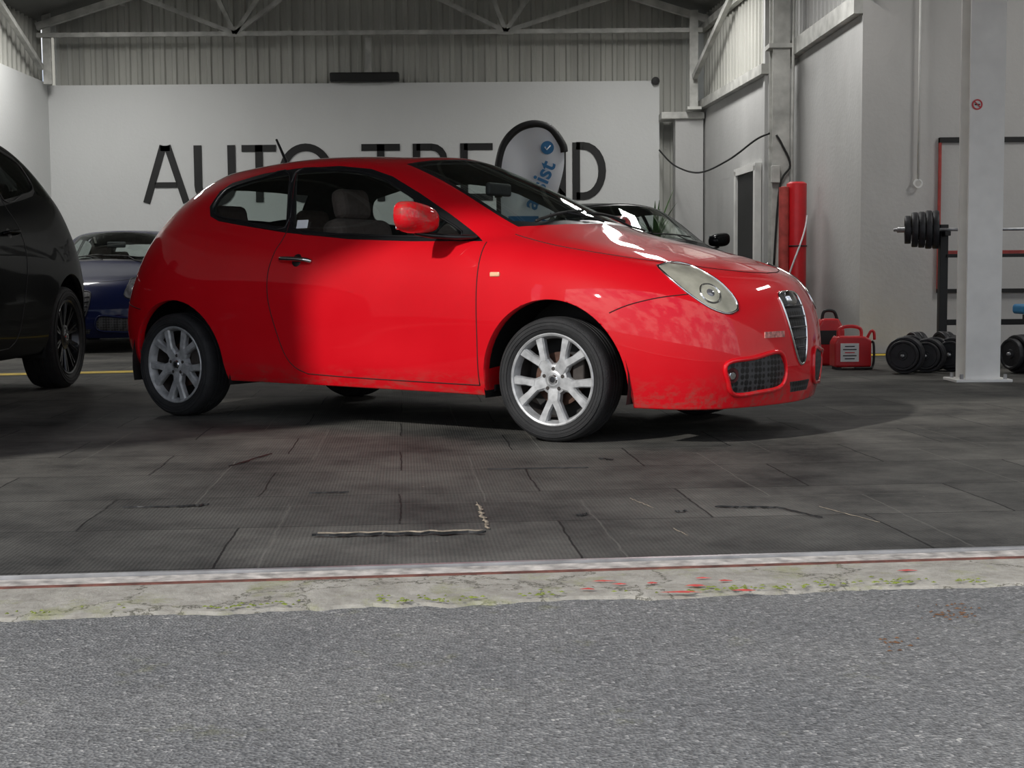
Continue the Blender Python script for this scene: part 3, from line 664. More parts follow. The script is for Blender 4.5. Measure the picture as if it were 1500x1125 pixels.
# ------------------------------------------------------------------ building
FY = lambda x: 3.54+.104*x
XL, XR2, YB = -6.72, 9.5, 20.2
mk('floor', [(XL-.3, FY(XL-.3), 0), (XR2, FY(XR2), 0), (XR2, YB+.4, 0), (XL-.3, YB+.4, 0)], [(0, 1, 2, 3)], M['floor'])
mk('ground_asphalt', [(-60, -50, -.012), (60, -50, -.012), (60, 50, -.012), (-60, 50, -.012)], [(0, 1, 2, 3)], M['asphalt'])
vs = []; fs = []; n = 900
from mathutils import noise as mn
KY = lambda x: 3.165+.115*x+.028*mn.noise(Vector((x*4, 0, 0)))+.022*mn.noise(Vector((x*17, 3, 0)))+.010*mn.noise(Vector((x*60, 5, 0)))
for i in range(n+1):
    x = -6.9+16.2*i/n
    yf = KY(x)
    vs += [(x, FY(x)-.02, .004), (x, yf+.05, -.002), (x, yf+.015, -.006), (x, yf, -.013)]
for i in range(n):
    a = i*4; fs += [(a, a+1, a+5, a+4), (a+1, a+2, a+6, a+5), (a+2, a+3, a+7, a+6)]
mk('concrete_kerb', vs, fs, M['kerb'])
def strip(name, off, w, z, mat, h=.006):
    a, b = -6.9, 9.3
    v = []
    for x in (a, b):
        v += [(x, FY(x)+off, z), (x, FY(x)+off+w, z), (x, FY(x)+off, z-h-.01), (x, FY(x)+off+w, z-h-.01)]
    return mk(name, v, [(0, 1, 5, 4), (0, 4, 6, 2), (1, 3, 7, 5)], mat)
strip('trim_threshold_rail', -.022, .016, .014, M['galv'])
strip('trim_threshold_channel', -.006, .022, .005, M['plastic'])
strip('trim_threshold_paint', -.095, .068, .007, M['whitewear'])
strip('trim_threshold_rust', -.112, .014, .006, M['rust'])
def blobs(name, lst, mat, z):
    sp = []; sf_ = []
    for (x, y, rx, ry) in lst:
        b0 = len(sp); sp.append((x, y, z+.003))
        for k in range(22):
            a = 2*math.pi*k/22; q = random.uniform(.45, 1.2); sp.append((x+rx*q*math.cos(a), y+ry*q*math.sin(a), z))
        for k in range(22): sf_.append((b0, b0+1+k, b0+1+(k+1) % 22))
    return mk(name, sp, sf_, mat)
blobs('paint_splashes', ((.44, 3.27, .03, .012), (.52, 3.32, .02, .008), (.34, 3.30, .016, .006), (.22, 3.325, .03, .006), (.26, 3.29, .02, .006), (.47, 3.35, .02, .006), (.40, 3.20, .045, .011), (.55, 3.215, .03, .009), (.18, 3.24, .018, .007), (1.0, 3.42, .025, .007)), M['redfade'], .0045)
ml_ = []
for cx, sp_, nn_ in ((-.60, .05, 26), (-.20, .06, 34), (.07, .03, 14), (-.33, .03, 8), (.56, .05, 26), (.73, .05, 20), (.91, .05, 26), (1.1, .04, 14), (-1.05, .06, 12), (.40, .1, 10)):
    for q in range(nn_):
        x = random.gauss(cx, sp_); y = KY(x)+abs(random.gauss(0, .022))+.004
        ml_.append((x, y, random.uniform(.003, .009), random.uniform(.0025, .006)))
blobs('moss_growth', ml_, M['moss'], .0025)
dl_ = []
for cx, cy, q in ((.98, 3.02, 26), (.80, 2.78, 16), (1.02, 3.07, 14)):
    for i in range(q): dl_.append((random.gauss(cx, .03), random.gauss(cy, .025), random.uniform(.001, .008), random.uniform(.001, .003)))
blobs('dry_leaf_debris', dl_, M['debris'], -.010)
def ragged(name, p, q, w, mat, n=40, z=.003, amp=.5, hh=.003):
    v = []; p = Vector(p); q = Vector(q); d = (q-p).normalized(); s = Vector((-d.y, d.x, 0))
    for i in range(n+1):
        c = p.lerp(q, i/n)+s*(mn.noise(Vector((i*.35, p.x*7, p.y)))*amp*w*2)
        a = w*random.uniform(.1, .8)*math.sin(math.pi*min(1, max(.05, i/n)))**.3; v += [c-s*a+Vector((0, 0, z)), c+Vector((0, 0, z+hh)), c+s*a+Vector((0, 0, z))]
    f = []
    for i in range(n): f += [(i*3, i*3+1, i*3+4, i*3+3), (i*3+1, i*3+2, i*3+5, i*3+4)]
    return mk(name, v, f, mat)
M['wearbeige'] = pmat('exposed_screed', (.30, .25, .19), .9, 0, 0, .6, 25)
te = empty('torn_mat_edges', (0, 0, 0))
ragged('gap_a', (-.58, 4.005, 0), (-.09, 4.035, 0), .018, M['wearbeige']).parent = te
ragged('rubber_a', (-.59, 3.955, 0), (-.08, 3.985, 0), .024, M['black'], z=.005, hh=.006).parent = te
ragged('gap_b', (-.075, 4.05, 0), (-.12, 4.55, 0), .014, M['wearbeige'], amp=.3).parent = te
for i, (a, b, w) in enumerate((((.66, 4.42), (.86, 4.40), .016), ((-1.30, 4.50), (-1.08, 4.52), .012), ((-1.12, 4.52), (-1.02, 4.54), .022), ((-.72, 4.78), (-.58, 4.79), .010), ((-.1, 5.35), (.30, 5.38), .007),
     ((.36, 5.65), (.42, 5.62), .02), ((.20, 4.28), (.24, 4.30), .018), ((.52, 4.33), (.56, 4.35), .014), ((-1.05, 5.9), (-1.15, 5.5), .008), ((.86, 4.40), (.96, 4.2), .007))):
    ragged('rubber_%d' % i, (*a, 0), (*b, 0), w, M['black'], n=18, z=.003, hh=.004).parent = te
for i, (a, b) in enumerate((((.40, 4.62), (.46, 4.42)), ((1.0, 4.42), (1.12, 4.12)), ((.48, 4.05), (.51, 3.93)))):
    ragged('scuff_%d' % i, (*a, 0), (*b, 0), .004, M['wearbeige'], n=30, z=.002, hh=.001).parent = te
mk('trim_yellow_floor_line', [(-6.5, 10.62, .004), (-6.5, 10.92, .004), (4.0, 13.40, .004), (4.0, 13.16, .004)], [(0, 1, 2, 3)], M['yellow'])

box('wall_back', (-2.27, YB, 1.815), (8.9, .12, 3.63), M['wall'])
box('wall_left', (XL-.06, 11.9, 1.83), (.12, 16.8, 3.66), M['wall'])
def corr(name, p, q, z0, z1f, mat, period=.17, depth=.03):
    p = Vector(p); q = Vector(q); L_ = (q-p).length; d = (q-p)/L_; s = Vector((-d.y, d.x, 0)); v = []; f = []
    t = 0; xs = []
    while t < L_:
        for dt, off in ((0, 0), (.30, 0), (.42, 1), (.70, 1), (.82, 0)): xs.append((t+dt*period, off*depth))
        t += period
    xs = [x for x in xs if x[0] <= L_]
    for t, o in xs:
        c = p+d*t+s*o; v += [(c.x, c.y, z0), (c.x, c.y, z1f(c))]
    for i in range(len(xs)-1): f.append((2*i, 2*i+1, 2*i+3, 2*i+2))
    return mk(name, v, f, mat)
ridge = -1.9
rz_ = lambda X: 4.5+.3*(4.95-abs(X-ridge))
corr('wall_back_upper', (3.0, YB+.15, 0), (XL-.1, YB+.15, 0), 0, lambda c: rz_(c.x)-.02, M['corr'])
corr('wall_left_upper', (XL-.1, YB, 0), (XL-.1, 3.4, 0), 3.6, lambda c: 4.6, M['corr'])
corr('wall_right_upper', (3.15, 16.5, 0), (2.86, YB, 0), 3.15, lambda c: 4.6, M['corr'])
def wallseg(name, p, q, h, t, mat, z0=0):
    p = Vector((*p, 0)); q = Vector((*q, 0)); d = (q-p).normalized(); s = Vector((-d.y, d.x, 0))*t
    v = [p, q, q+s, p+s]; V = [(a.x, a.y, z0) for a in v]+[(a.x, a.y, h) for a in v]
    return mk(name, V, [(0, 1, 2, 3), (4, 5, 6, 7), (0, 1, 5, 4), (1, 2, 6, 5), (2, 3, 7, 6), (3, 0, 4, 7)], mat)
wallseg('wall_right_rear', (3.09, 16.5), (2.78, 20.2), 3.2, -.15, M['wallgrey'])
wallseg('wall_right_front', (3.44, 13.5), (3.34, 16.5), 3.32, -.3, M['wallgrey'])
box('wall_right_bay', (6.5, 13.6, 2.6), (6.12, .2, 5.2), M['wallbay'])
box('wall_right_bay_side', (XR2+.05, 9.05, 2.6), (.1, 9.1, 5.2), M['wallbay'])
beam('trim_right_rear_beam', (3.06, 16.5, 3.24), (2.75, 20.15, 3.24), .12, .12, M['steelwhite'])
beam('trim_right_front_beam', (3.42, 13.5, 3.40), (3.32, 16.5, 3.40), .14, .18, M['steelwhite'])
beam('trim_right_rail', (3.06, 16.5, 4.35), (2.78, 20.15, 4.35), .08, .10, M['steelwhite'])
corr('wall_right_bay_upper', (3.50, 13.45, 0), (3.42, 16.5, 0), 3.45, lambda c: 5.2, M['wallgrey'])
box('wall_bay_return', (3.5, 16.6, 2.5), (.9, .12, 5.0), M['wallgrey'])
box('brick_pier', (2.58, 20.0, 1.52), (.40, .3, 3.04), M['wallgrey'])
box('trim_pier_ledge', (2.48, 19.98, 3.09), (.62, .38, .10), M['steelwhite'], None, .01)
dr = empty('door_1', (3.015, 17.3, 0), math.atan2(3.7, -.31)-math.pi/2)
box('leaf', (-.03, 0, 1.03), (.04, .86, 2.06), M['black'], dr)  # black panel stands in for the dark of the open doorway
box('frame_top', (-.04, 0, 2.11), (.08, 1.06, .09), M['white'], dr)
box('frame_left', (-.04, .48, 1.06), (.08, .09, 2.12), M['white'], dr)
box('frame_right', (-.04, -.48, 1.06), (.08, .09, 2.12), M['white'], dr)
cr = empty('steel_column', (3.14, 16.1, 0))
box('web', (0, 0, 2.45), (.02, .2, 4.9), M['steelwhite'], cr)
box('flange_front', (0, -.10, 2.45), (.20, .02, 4.9), M['steelwhite'], cr)
box('flange_back', (0, .10, 2.45), (.20, .02, 4.9), M['steelwhite'], cr)
tube('conduit', [(.13, -.14, 0), (.13, -.14, 1.2), (.12, -.14, 2.4), (.14, -.14, 4.5)], .018, M['steelwhite'], cr)
tube('conduit_dark', catmull([(-.08, -.14, .9), (-.02, -.15, 1.8), (.10, -.15, 2.05), (.0, -.15, 2.3), (-.06, -.14, 2.4)], 6), .012, M['black'], cr)
box('switch_box', (-.07, -.15, 1.95), (.10, .07, .20), M['steelwhite'], cr, .01)
box('bracket', (0, -.02, 3.42), (.30, .26, .05), M['steelwhite'], cr)
cl = empty('steel_column', (2.62, 19.7, 0))
box('flange', (0, 0, 3.85), (.12, .03, 1.4), M['steelwhite'], cl); box('web', (0, .07, 3.85), (.03, .14, 1.4), M['steelwhite'], cl)
box('bracket', (0, 0, 3.17), (.2, .2, .04), M['steelwhite'], cl)
cl2 = empty('steel_column', (XL+.12, 19.8, 0))
box('flange', (0, 0, 4.1), (.12, .03, 1.0), M['steelwhite'], cl2); box('web', (0, .07, 4.1), (.03, .14, 1.0), M['steelwhite'], cl2)
po = empty('steel_post', (3.36, 9.8, 0))
M['postwhite'] = pmat('post_white_paint', (.92, .91, .87), .5, 0, 0, .08, 5, .05, 40)
box('flange_front', (-.01, -.10, 2.3), (.245, .02, 4.6), M['postwhite'], po)
box('flange_back', (-.01, .10, 2.3), (.245, .02, 4.6), M['postwhite'], po)
box('web', (-.01, 0, 2.3), (.015, .19, 4.6), M['postwhite'], po)
box('base_plate', (-.01, 0, .01), (.40, .30, .02), M['postwhite'], po, .003)
for sx in (-.16, .15):
    for sy in (-.11, .11): lathe('bolt', [(.001, .035), (.014, .035), (.014, 0)], M['galv'], po, loc=(sx, sy, .02), axis=(0, 0, 1), n=8)
lathe('sign_disc', [(.001, .003), (.034, .003), (.034, 0)], M['white'], po, loc=(-.085, -.112, 1.95), axis=(0, -1, 0), n=32)
lathe('sign_ring', [(.027, .004), (.027, .007), (.037, .007), (.037, 0)], M['redplastic'], po, loc=(-.085, -.112, 1.95), axis=(0, -1, 0), n=32)
box('sign_cigarette', (-.085, -.119, 1.95), (.036, .003, .009), M['black'], po)
box('sign_bar', (-.085, -.121, 1.95), (.062, .003, .008), M['redplastic'], po, 0, (0, .78, 0))

ea = 4.5
mk('ceiling', [(XL-.15, 2.9, ea), (ridge, 3.3, rz_(ridge)), (3.1, 3.8, ea), (3.1, YB+.2, ea), (ridge, YB+.2, rz_(ridge)), (XL-.15, YB+.2, ea)], [(0, 1, 4, 5), (1, 2, 3, 4)], M['roof'])
mk('ceiling_bay', [(3.05, 3.7, 4.52), (XR2, 4.4, 5.1), (XR2, 13.7, 5.1), (3.05, 17.5, 4.52)], [(0, 1, 2), (0, 2, 3)], M['roof'])
def truss(y, nm):
    t = empty(nm, (0, y, 0)); m = M['steelwhite']
    beam('bottom_chord', (XL, 0, 4.28), (2.75, 0, 4.28), .05, .06, m, t)
    beam('rafter_left', (XL, 0, ea-.10), (ridge, 0, rz_(ridge)-.10), .08, .10, m, t)
    beam('rafter_right', (2.9, 0, ea-.10), (ridge, 0, rz_(ridge)-.10), .08, .10, m, t)
    for x in (-3.9, -.05):
        for dx, dz in ((-1.45, .72), (-.42, 1.1), (.55, .8), (1.3, .95) if x < -1 else (1.6, .5)):
            beam('strut', (x, 0, 4.28), (x+dx, 0, min(4.28+dz, rz_(x+dx)-.1)), .06, .06, m, t)
        box('gusset', (x, 0, 4.31), (.22, .03, .14), m, t)
    return t
truss(19.75, 'roof_truss'); truss(15.0, 'roof_truss'); truss(10.0, 'roof_truss')
for i, x in enumerate((-5.6, -3.9, -.05, 1.6)):
    beam('trim_purlin_%d' % i, (x, 4, rz_(x)-.06), (x, YB, rz_(x)-.06), .07, .10, M['steelwhite'])
box('trim_wall_post', (-2.05, YB-.02, 3.95), (.09, .06, .66), M['steelwhite'])
box('speaker_bar', (-2.10, YB-.14, 3.70), (1.0, .14, .13), M['black'], None, .02)
beam('trim_knee_brace_left', (XL+.1, 19.6, 3.8), (XL+.1, 17.6, 4.6), .07, .07, M['steelwhite'])
beam('trim_knee_brace_right', (2.62, 19.6, 3.6), (2.95, 17.6, 4.6), .07, .07, M['steelwhite'])
def slantbox(name, x0, x1, z0, z1, t, mat):
    V = []
    for z in (z0, z1): V += [(x0, FY(x0), z), (x1, FY(x1), z), (x1, FY(x1)+t, z), (x0, FY(x0)+t, z)]
    return mk(name, V, [(0, 1, 2, 3), (4, 5, 6, 7), (0, 1, 5, 4), (1, 2, 6, 5), (2, 3, 7, 6), (3, 0, 4, 7)], mat)
slantbox('wall_front_left', -7.0, -4.9, 0, 4.6, .25, M['wallgrey'])
slantbox('wall_front_header', -7.0, XR2, 3.95, 6.3, .25, M['wallgrey'])  # unseen header, added at this height to keep sun off the back

def letters():
    vs = []; fs = []; yy = YB-.075
    def rib(pts, w=.115, closed=False):
        P = [Vector((p[0], p[1])) for p in pts]; n = len(P); b0 = len(vs)
        for i in range(n):
            if closed: a, c = P[(i-1) % n], P[(i+1) % n]
            else: a, c = P[max(i-1, 0)], P[min(i+1, n-1)]
            d1 = (P[i]-a).normalized() if (P[i]-a).length > 1e-6 else (c-P[i]).normalized()
            d2 = (c-P[i]).normalized() if (c-P[i]).length > 1e-6 else d1
            t = (d1+d2).normalized(); nn = Vector((-t.y, t.x)); k = 1/max(.35, nn.dot(Vector((-d1.y, d1.x))))
            for s in (-1, 1):
                q = P[i]+nn*s*w/2*k; vs.append((q.x, yy, q.y)); vs.append((q.x, yy+.03, q.y))
        for i in range(n if closed else n-1):
            a = b0+4*i; c = b0+4*((i+1) % n)
            fs.extend([(a, a+2, c+2, c), (a+1, c+1, c+3, a+3), (a, c, c+1, a+1), (a+2, a+3, c+3, c+2)])
    h = .83; b = 1.92; u = lambda p: (p-750)*.01005
    h2 = b+h
    x0, x1 = u(220), u(278); xm = (x0+x1)/2
    rib([(x0, b), (xm-.03, h2)], .10); rib([(xm+.03, h2), (x1, b)], .10); rib([(x0+.13, b+.26), (x1-.13, b+.26)], .08)
    rib([(xm-.07, h2-.04), (xm+.07, h2-.04)], .08)
    x0, x1 = u(296), u(345); r = (x1-x0)/2
    rib([(x0, h2)]+[(x0+r-r*math.cos(a), b+r-r*math.sin(a)) for a in [i*math.pi/12 for i in range(13)]]+[(x1, h2)])
    x0, x1 = u(360), u(410); rib([(x0, h2-.05), (x1, h2-.05)], .10); rib([((x0+x1)/2, h2), ((x0+x1)/2, b)], .11)
    cx = u(453); rib([(cx+.34*math.cos(a), b+h/2+(h/2-.04)*math.sin(a)) for a in [i*math.pi/18 for i in range(36)]], .11, True)
    x0, x1 = u(534), u(590); rib([(x0, h2-.05), (x1, h2-.05)], .10); rib([((x0+x1)/2, h2), ((x0+x1)/2, b)], .11)
    x0 = u(614); rib([(x0, b), (x0, h2)], .11)
    rib([(x0, h2-.05), (x0+.22, h2-.05)]+[(x0+.22+.18*math.sin(a), h2-.23+.18*math.cos(a)) for a in [i*math.pi/8 for i in range(9)]]+[(x0, h2-.41)], .10)
    rib([(x0+.22, h2-.41), (x0+.44, b)], .10)
    x0 = u(683); rib([(x0, b), (x0, h2)], .11)
    for z in (b+.05, b+h/2, h2-.05): rib([(x0, z), (x0+.42, z)], .10)
    x0, x1 = u(757), u(826); rib([(x0, b), (x0, h2)], .10); rib([(x1, b), (x1, h2)], .10); rib([(x0, h2-.04), (x1, b+.04)], .12)
    x0 = u(846); rib([(x0, b), (x0, h2)], .11)
    rib([(x0, h2-.05), (x0+.10, h2-.05)]+[(x0+.10+.28*math.sin(a), b+h/2+(h/2-.05)*math.cos(a)) for a in [i*math.pi/12 for i in range(13)]]+[(x0, b+.05)], .11)
    return mk('wall_lettering', vs, fs, M['black'])
letters()

# ------------------------------------------------------------------ feather flag
fl = empty('feather_flag', (0, 13.0, 0))
pole = [(-.10, 0, 0), (-.10, 0, .8), (-.115, 0, 1.6), (-.115, 0, 1.80), (-.06, 0, 2.02), (.06, 0, 2.16), (.22, 0, 2.215), (.38, 0, 2.17), (.49, 0, 2.03), (.51, 0, 1.95)]
pc = catmull(pole, 8)
edge = catmull([(.51, 0, 1.95), (.50, 0, 1.78), (.42, 0, 1.50), (.30, 0, 1.2), (.16, 0, .9), (.02, 0, .62), (-.10, 0, .45)], 8)
loop = [p for p in pc if p.z > .46] + edge[1:]
vv = []; ff_ = []
zs = [.46+(2.19-.46)*i/60 for i in range(61)]
def xat(pts, z, side):
    xs = []
    for a, b in zip(pts, pts[1:]):
        if (a.z-z)*(b.z-z) <= 0 and abs(a.z-b.z) > 1e-6: xs.append(a.x+(b.x-a.x)*(z-a.z)/(b.z-a.z))
    return (min(xs) if side == 0 else max(xs)) if xs else None
for z in zs:
    a = xat(loop, z, 0); b = xat(loop, z, 1)
    if a is None: continue
    for k in range(17): x = a+(b-a)*k/16; vv.append((x, .015*math.sin(x*14+z*3), z))
rows = len(vv)//17
for i in range(rows-1):
    for k in range(16): ff_.append((i*17+k, i*17+k+1, i*17+17+k+1, i*17+17+k))
fo = mk('fabric', vv, ff_, [M['flag'], M['flagblue']], fl, True)
for p in fo.data.polygons:
    c = p.center
    if .80 < c.z < 1.34 and c.x > -.02: p.material_index = 1
    if c.z < 1.80 and c.x > .36+.25*(c.z-1.5)*1.0+.06: p.material_index = 1
tube('pole', pc, [.022]*len(pc), M['black'], fl, 8)
tube('pole_sleeve', [p for p in pc if p.z > 1.5], .036, M['black'], fl, 8)
box('base_cross_a', (-.10, 0, .015), (.7, .05, .03), M['black'], fl); box('base_cross_b', (-.10, 0, .015), (.05, .7, .03), M['black'], fl)
def text(nm, s, size, loc, rot, mat, parent):
    cu = bpy.data.curves.new(nm, 'FONT'); cu.body = s; cu.size = size; cu.extrude = .001; cu.offset = .004
    o = bpy.data.objects.new(nm, cu); COL.objects.link(o); o.location = loc; o.rotation_euler = rot; o.parent = parent; cu.materials.append(mat); return o
text('flag_text_a', 'warranty', .21, (.06, -.035, .76), (math.pi/2, -math.radians(62), 0), M['flag'], fl)
text('flag_text_b', 'assist', .22, (.235, -.035, 1.40), (math.pi/2, -math.radians(66), 0), M['flagblue'], fl)
lathe('flag_emblem', [(.001, .004), (.062, .004), (.062, 0)], M['flagblue'], fl, loc=(.35, -.03, 1.99), axis=(0, -1, 0), n=30)
tube('flag_tick', [(.325, -.04, 1.995), (.345, -.04, 1.97), (.38, -.04, 2.01)], .006, M['flag'], fl)

# ------------------------------------------------------------------ plant
pl = empty('potted_plant', (1.95, 18.7, 0))
lathe('pot', [(.001, 0), (.14, 0), (.19, .42), (.20, .45), (.18, .45), (.17, .40), (.001, .40)], M['pot'], pl, axis=(0, 0, 1), n=32)
tube('stem', catmull([(0, 0, .38), (.02, 0, .8), (-.01, .01, 1.25)], 5), [.022]*11, M['pot'], pl)
vs = []; fs = []
for i in range(44):
    a = random.uniform(0, 6.28); ln = random.uniform(.35, .85); lift = random.uniform(.35, 1.4); base = Vector((0, 0, random.uniform(1.05, 1.30)))
    d = Vector((math.cos(a), math.sin(a), 0)); s = Vector((-d.y, d.x, 0)); b0 = len(vs)
    for k in range(8):
        t = k/7; p = base+d*ln*.6*t*math.cos(lift*.7)+Vector((0, 0, ln*(t*math.sin(lift)-.55*t*t*(1.5-lift))))
        w = .020*math.sin(math.pi*min(1, .15+t*.85))+.002
        vs += [p-s*w, p+s*w]
    for k in range(7): fs.append((b0+2*k, b0+2*k+1, b0+2*k+3, b0+2*k+2))
mk('leaves', vs, fs, M['leaf'], pl, True)

# ------------------------------------------------------------------ rolls, chargers, gym
ro = empty('rolled_red_banners', (3.08, 15.1, 0))
lathe('roll_large', [(.001, 0), (.11, 0), (.11, 1.78), (.08, 1.80), (.001, 1.79)], M['redplastic'], ro, loc=(.06, 0, 0), axis=(0, 0, 1), n=32)
lathe('roll_small', [(.001, 0), (.055, 0), (.055, 1.74), (.001, 1.75)], M['redfade'], ro, loc=(-.09, -.06, 0), axis=(0, 0, 1), n=24)
tube('roll_white_edge', [(.06+.112*math.cos(a), .112*math.sin(a), .75+.30*(a+2.6)) for a in [-2.6+i*.12 for i in range(20)]], .010, M['flag'], ro)
tube('strap', [(.06+.113*math.cos(a), .113*math.sin(a), 1.1) for a in [i*math.pi/12 for i in range(24)]], .008, M['black'], ro, 6, True)

ch = empty('battery_charger', (2.78, 11.2, 0))
prism('case', [(-.15, .02), (.15, .02), (.15, .24), (.10, .27), (-.12, .27), (-.15, .22)], -.10, .10, M['redplastic'], ch, .015)
box('label', (-.03, -.103, .14), (.15, .006, .15), M['white'], ch, .002)
for i, z in enumerate((.19, .165, .14, .115, .09)): box('label_text_%d' % i, (-.03, -.107, z), (.11 if i % 2 else .08, .003, .008), M['black'] if i != 2 else M['redplastic'], ch)
tube('handle', catmull([(-.10, 0, .26), (-.09, 0, .33), (.0, 0, .35), (.08, 0, .33), (.09, 0, .26)], 5), .014, M['redplastic'], ch)
tube('cable', catmull([(.15, 0, .20), (.18, -.03, .22), (.185, -.04, .10), (.17, -.05, .02), (.12, -.13, .015), (.0, -.15, .015)], 6), .010, M['black'], ch)
tube('red_clamp', catmull([(.13, -.02, .25), (.16, -.03, .31), (.185, -.03, .30), (.19, -.03, .24)], 5), .012, M['redplastic'], ch)
for sx in (-.11, .11): box('foot', (sx, 0, .012), (.04, .16, .024), M['black'], ch)
jr = empty('jump_starter_pack', (2.72, 11.75, 0))
prism('case', [(-.13, .0), (.13, .0), (.13, .30), (.08, .40), (-.06, .40), (-.13, .28)], -.08, .08, M['redplastic'], jr, .02)
tube('handle', catmull([(-.05, 0, .39), (-.03, 0, .46), (.05, 0, .46), (.08, 0, .39)], 5), .014, M['black'], jr)
box('panel', (-.02, -.083, .24), (.16, .008, .12), M['black'], jr, .004)
lathe('cable_reel', [(.02, -.03), (.09, -.03), (.09, -.02), (.05, -.015), (.05, .015), (.09, .02), (.09, .03), (.02, .03)], M['black'], jr, loc=(-.17, -.05, .09), axis=(1, .3, 0), n=28)

def wplate(nm, c, ax, r, t, parent):
    return lathe(nm, [(.018, -t/2), (r*.28, -t/2), (r*.32, -t*.28), (r*.80, -t*.28), (r*.86, -t/2), (r*.97, -t/2), (r, -t*.35), (r, t*.35), (r*.97, t/2), (r*.86, t/2), (r*.80, t*.28), (r*.32, t*.28), (r*.28, t/2), (.018, t/2), (.018, -t/2)], M['iron'], parent, loc=c, axis=ax, n=40)
wp = empty('dumbbell_set', (3.16, 10.70, 0))
def dumb(c, a, r, L_, par):
    d = Vector((math.cos(a), math.sin(a), 0)); c = Vector((c[0], c[1], r))
    for s in (-1, 1):
        for j, rr in ((0, r), (1, r*.98), (2, r*.8)): wplate('head', c+d*s*(L_+j*.05), d, rr, .045, par)
    tube('grip', [c-d*(L_+.14), c+d*(L_+.14)], .014, M['galv'], par)
dumb((-.05, .0), 1.1, .145, .09, wp); dumb((.17, .12), 1.05, .135, .09, wp); dumb((.42, .25), .95, .135, .09, wp); dumb((.30, .58), .2, .15, .10, wp)
rk = empty('weight_rack', (3.75, 11.9, 0))
def bx(n_, c, s): box(n_, c, s, M['black'], rk, .004)
bx('upright_left', (0, 0, .60), (.07, .07, 1.20)); bx('upright_right', (1.15, 0, .60), (.07, .07, 1.20))
bx('foot_left', (0, 0, .03), (.07, .75, .06)); bx('foot_right', (1.15, 0, .03), (.07, .75, .06))
bx('crossbar_low', (.57, .1, .35), (1.1, .05, .05)); bx('hook_left', (0, -.07, 1.12), (.05, .12, .04)); bx('hook_right', (1.15, -.07, 1.12), (.05, .12, .04))
box('safety_bar', (.57, 0, .95), (1.1, .05, .05), M['redfade'], rk, .004)
bx('crossbar_upper', (.57, -.03, .93), (1.1, .04, .03))
tube('barbell', [(-.45, -.07, 1.155), (1.6, -.07, 1.155)], .014, M['galv'], rk)
tube('barbell_sleeve', [(-.42, -.07, 1.155), (-.06, -.07, 1.155)], .024, M['galv'], rk)
for i, (x, r) in enumerate(((-.09, .165), (-.15, .165), (-.21, .155), (-.27, .15), (-.33, .12))): wplate('bar_plate_%d' % i, (x, -.07, 1.155), (1, -.25, 0), r, .05, rk)
bn = empty('weight_bench', (4.60, 11.2, 0))
box('pad', (0, 0, .48), (.9, .28, .08), M['blue'], bn, .025)
box('frame', (0, 0, .41), (.8, .06, .05), M['black'], bn)
for x in (-.35, .35):
    box('leg', (x, 0, .21), (.05, .05, .40), M['black'], bn); box('foot', (x, 0, .02), (.05, .45, .04), M['black'], bn)
db = empty('dumbbell', (4.05, 10.6, 0))
dumb((0, 0), .35, .15, .10, db)
bd = empty('wall_frame', (5.0, 13.47, 0))
box('frame_top', (0, 0, 2.08), (1.62, .05, .05), M['black'], bd)
box('frame_left', (-.80, 0, 1.35), (.02, .04, 1.5), M['redfade'], bd); box('frame_right', (.80, 0, 1.35), (.02, .04, 1.5), M['redfade'], bd)
box('board', (0, .01, 1.35), (1.6, .02, 1.46), M['wallbay'], bd); box('frame_bottom', (0, 0, .61), (1.62, .04, .04), M['black'], bd)
pcd = empty('pull_cord', (3.98, 13.44, 0))
tube('conduit', [(0, 0, 1.70), (0, 0, 4.5)], .012, M['white'], pcd); lathe('pull_ring', [(.03, -.01), (.045, -.01), (.045, .01), (.03, .01), (.03, -.01)], M['white'], pcd, loc=(0, 0, 1.66), axis=(0, 1, 0), n=24)
tube('hanging_cable', catmull([(2.17, 20.06, 2.62), (2.33, 19.5, 2.35), (2.55, 18.6, 2.18), (2.75, 17.4, 2.24), (2.90, 16.3, 2.38), (3.0, 15.97, 2.42)], 8), .012, M['black'])
lathe('security_camera', [(.001, .06), (.05, .05), (.06, 0), (.001, 0)], M['black'], None, loc=(2.12, 20.1, 3.62), axis=(0, -1, 0), n=20)

# ------------------------------------------------------------------ added fill lamps, out of view
def fill_lamp(x, y, z, e, top, w_=.4):  # invented fixture with area light, added to brighten the interior
    L_ = empty('added_fill_lamp', (x, y, z))
    box('fill_housing', (0, 0, .03), (w_+.06, 1.86, .05), M['white'], L_, .01)
    for s in (-.6, .6): tube('fill_hanger', [(0, s, .05), (0, s, top-z-.02)], .006, M['black'], L_)
    li = bpy.data.lights.new('fill_light', 'AREA'); li.shape = 'RECTANGLE'; li.size = w_; li.size_y = 1.8; li.energy = e; li.color = (1, .985, .96)
    o = bpy.data.objects.new('fill_light', li); COL.objects.link(o); o.parent = L_; o.location = (0, 0, -.01)
for x in (-5.7, 2.0):
    for y in (13.2, 17.3): fill_lamp(x, y, 4.50, 80, rz_(x))
fill_lamp(6.2, 10.5, 4.6, 70, 4.85)

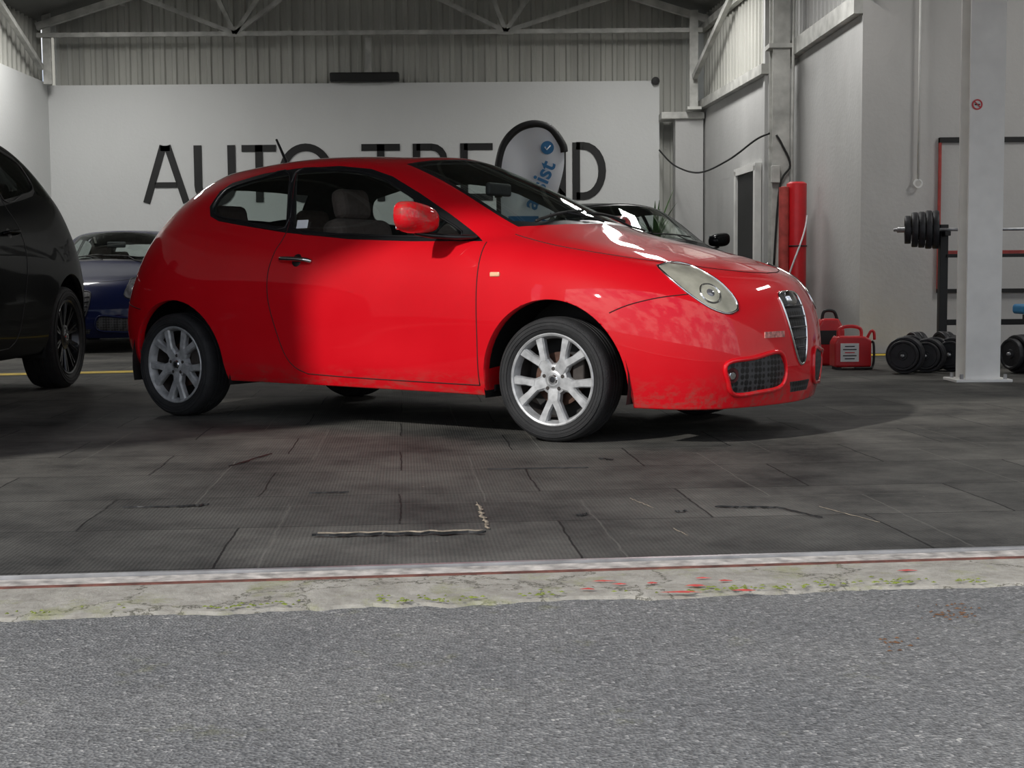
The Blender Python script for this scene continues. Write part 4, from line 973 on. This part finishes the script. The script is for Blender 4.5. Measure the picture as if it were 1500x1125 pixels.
# ------------------------------------------------------------------ sun, sky, camera
su = bpy.data.lights.new('sun', 'SUN'); su.energy = 3.1; su.angle = math.radians(2.0); su.color = (1, .97, .92)
so = bpy.data.objects.new('sun', su); COL.objects.link(so)
d = Vector((.69*math.cos(math.radians(30)), .72*math.cos(math.radians(30)), -math.sin(math.radians(30))))
so.rotation_euler = d.to_track_quat('-Z', 'Y').to_euler()
w = bpy.data.worlds.new('sky'); scene.world = w; w.use_nodes = True; nt = w.node_tree; N = nt.nodes; L = nt.links
bg = N['Background']; tc = N.new('ShaderNodeTexCoord')
sep = N.new('ShaderNodeSeparateXYZ'); L.new(tc.outputs['Generated'], sep.inputs[0])
g = N.new('ShaderNodeValToRGB'); g.color_ramp.elements[0].position = 0; g.color_ramp.elements[0].color = (.55, .62, .72, 1); g.color_ramp.elements[1].position = .7; g.color_ramp.elements[1].color = (.22, .36, .66, 1)
L.new(sep.outputs[2], g.inputs[0])
n = N.new('ShaderNodeTexNoise'); n.inputs['Scale'].default_value = 4.5; n.inputs['Detail'].default_value = 9; n.inputs['Roughness'].default_value = .6; L.new(tc.outputs['Generated'], n.inputs['Vector'])
r = N.new('ShaderNodeValToRGB'); r.color_ramp.elements[0].position = .46; r.color_ramp.elements[1].position = .58; L.new(n.outputs['Fac'], r.inputs[0])
mx = N.new('ShaderNodeMix'); mx.data_type = 'RGBA'; L.new(r.outputs[0], mx.inputs[0]); L.new(g.outputs[0], mx.inputs[6]); mx.inputs[7].default_value = (1.6, 1.58, 1.52, 1)
L.new(mx.outputs[2], bg.inputs['Color']); bg.inputs['Strength'].default_value = .98

cam = bpy.data.cameras.new('camera'); co = bpy.data.objects.new('camera', cam); COL.objects.link(co)
cam.sensor_width = 36; cam.lens = 36*2000/1500; cam.clip_start = .05; cam.clip_end = 300
co.matrix_world = Matrix.Translation((0, 0, .746)) @ Matrix.Rotation(math.radians(90-4.33), 4, 'X') @ Matrix.Rotation(-.008, 4, 'Z')
scene.camera = co
scene.view_settings.view_transform = 'Standard'
scene.view_settings.look = 'None'
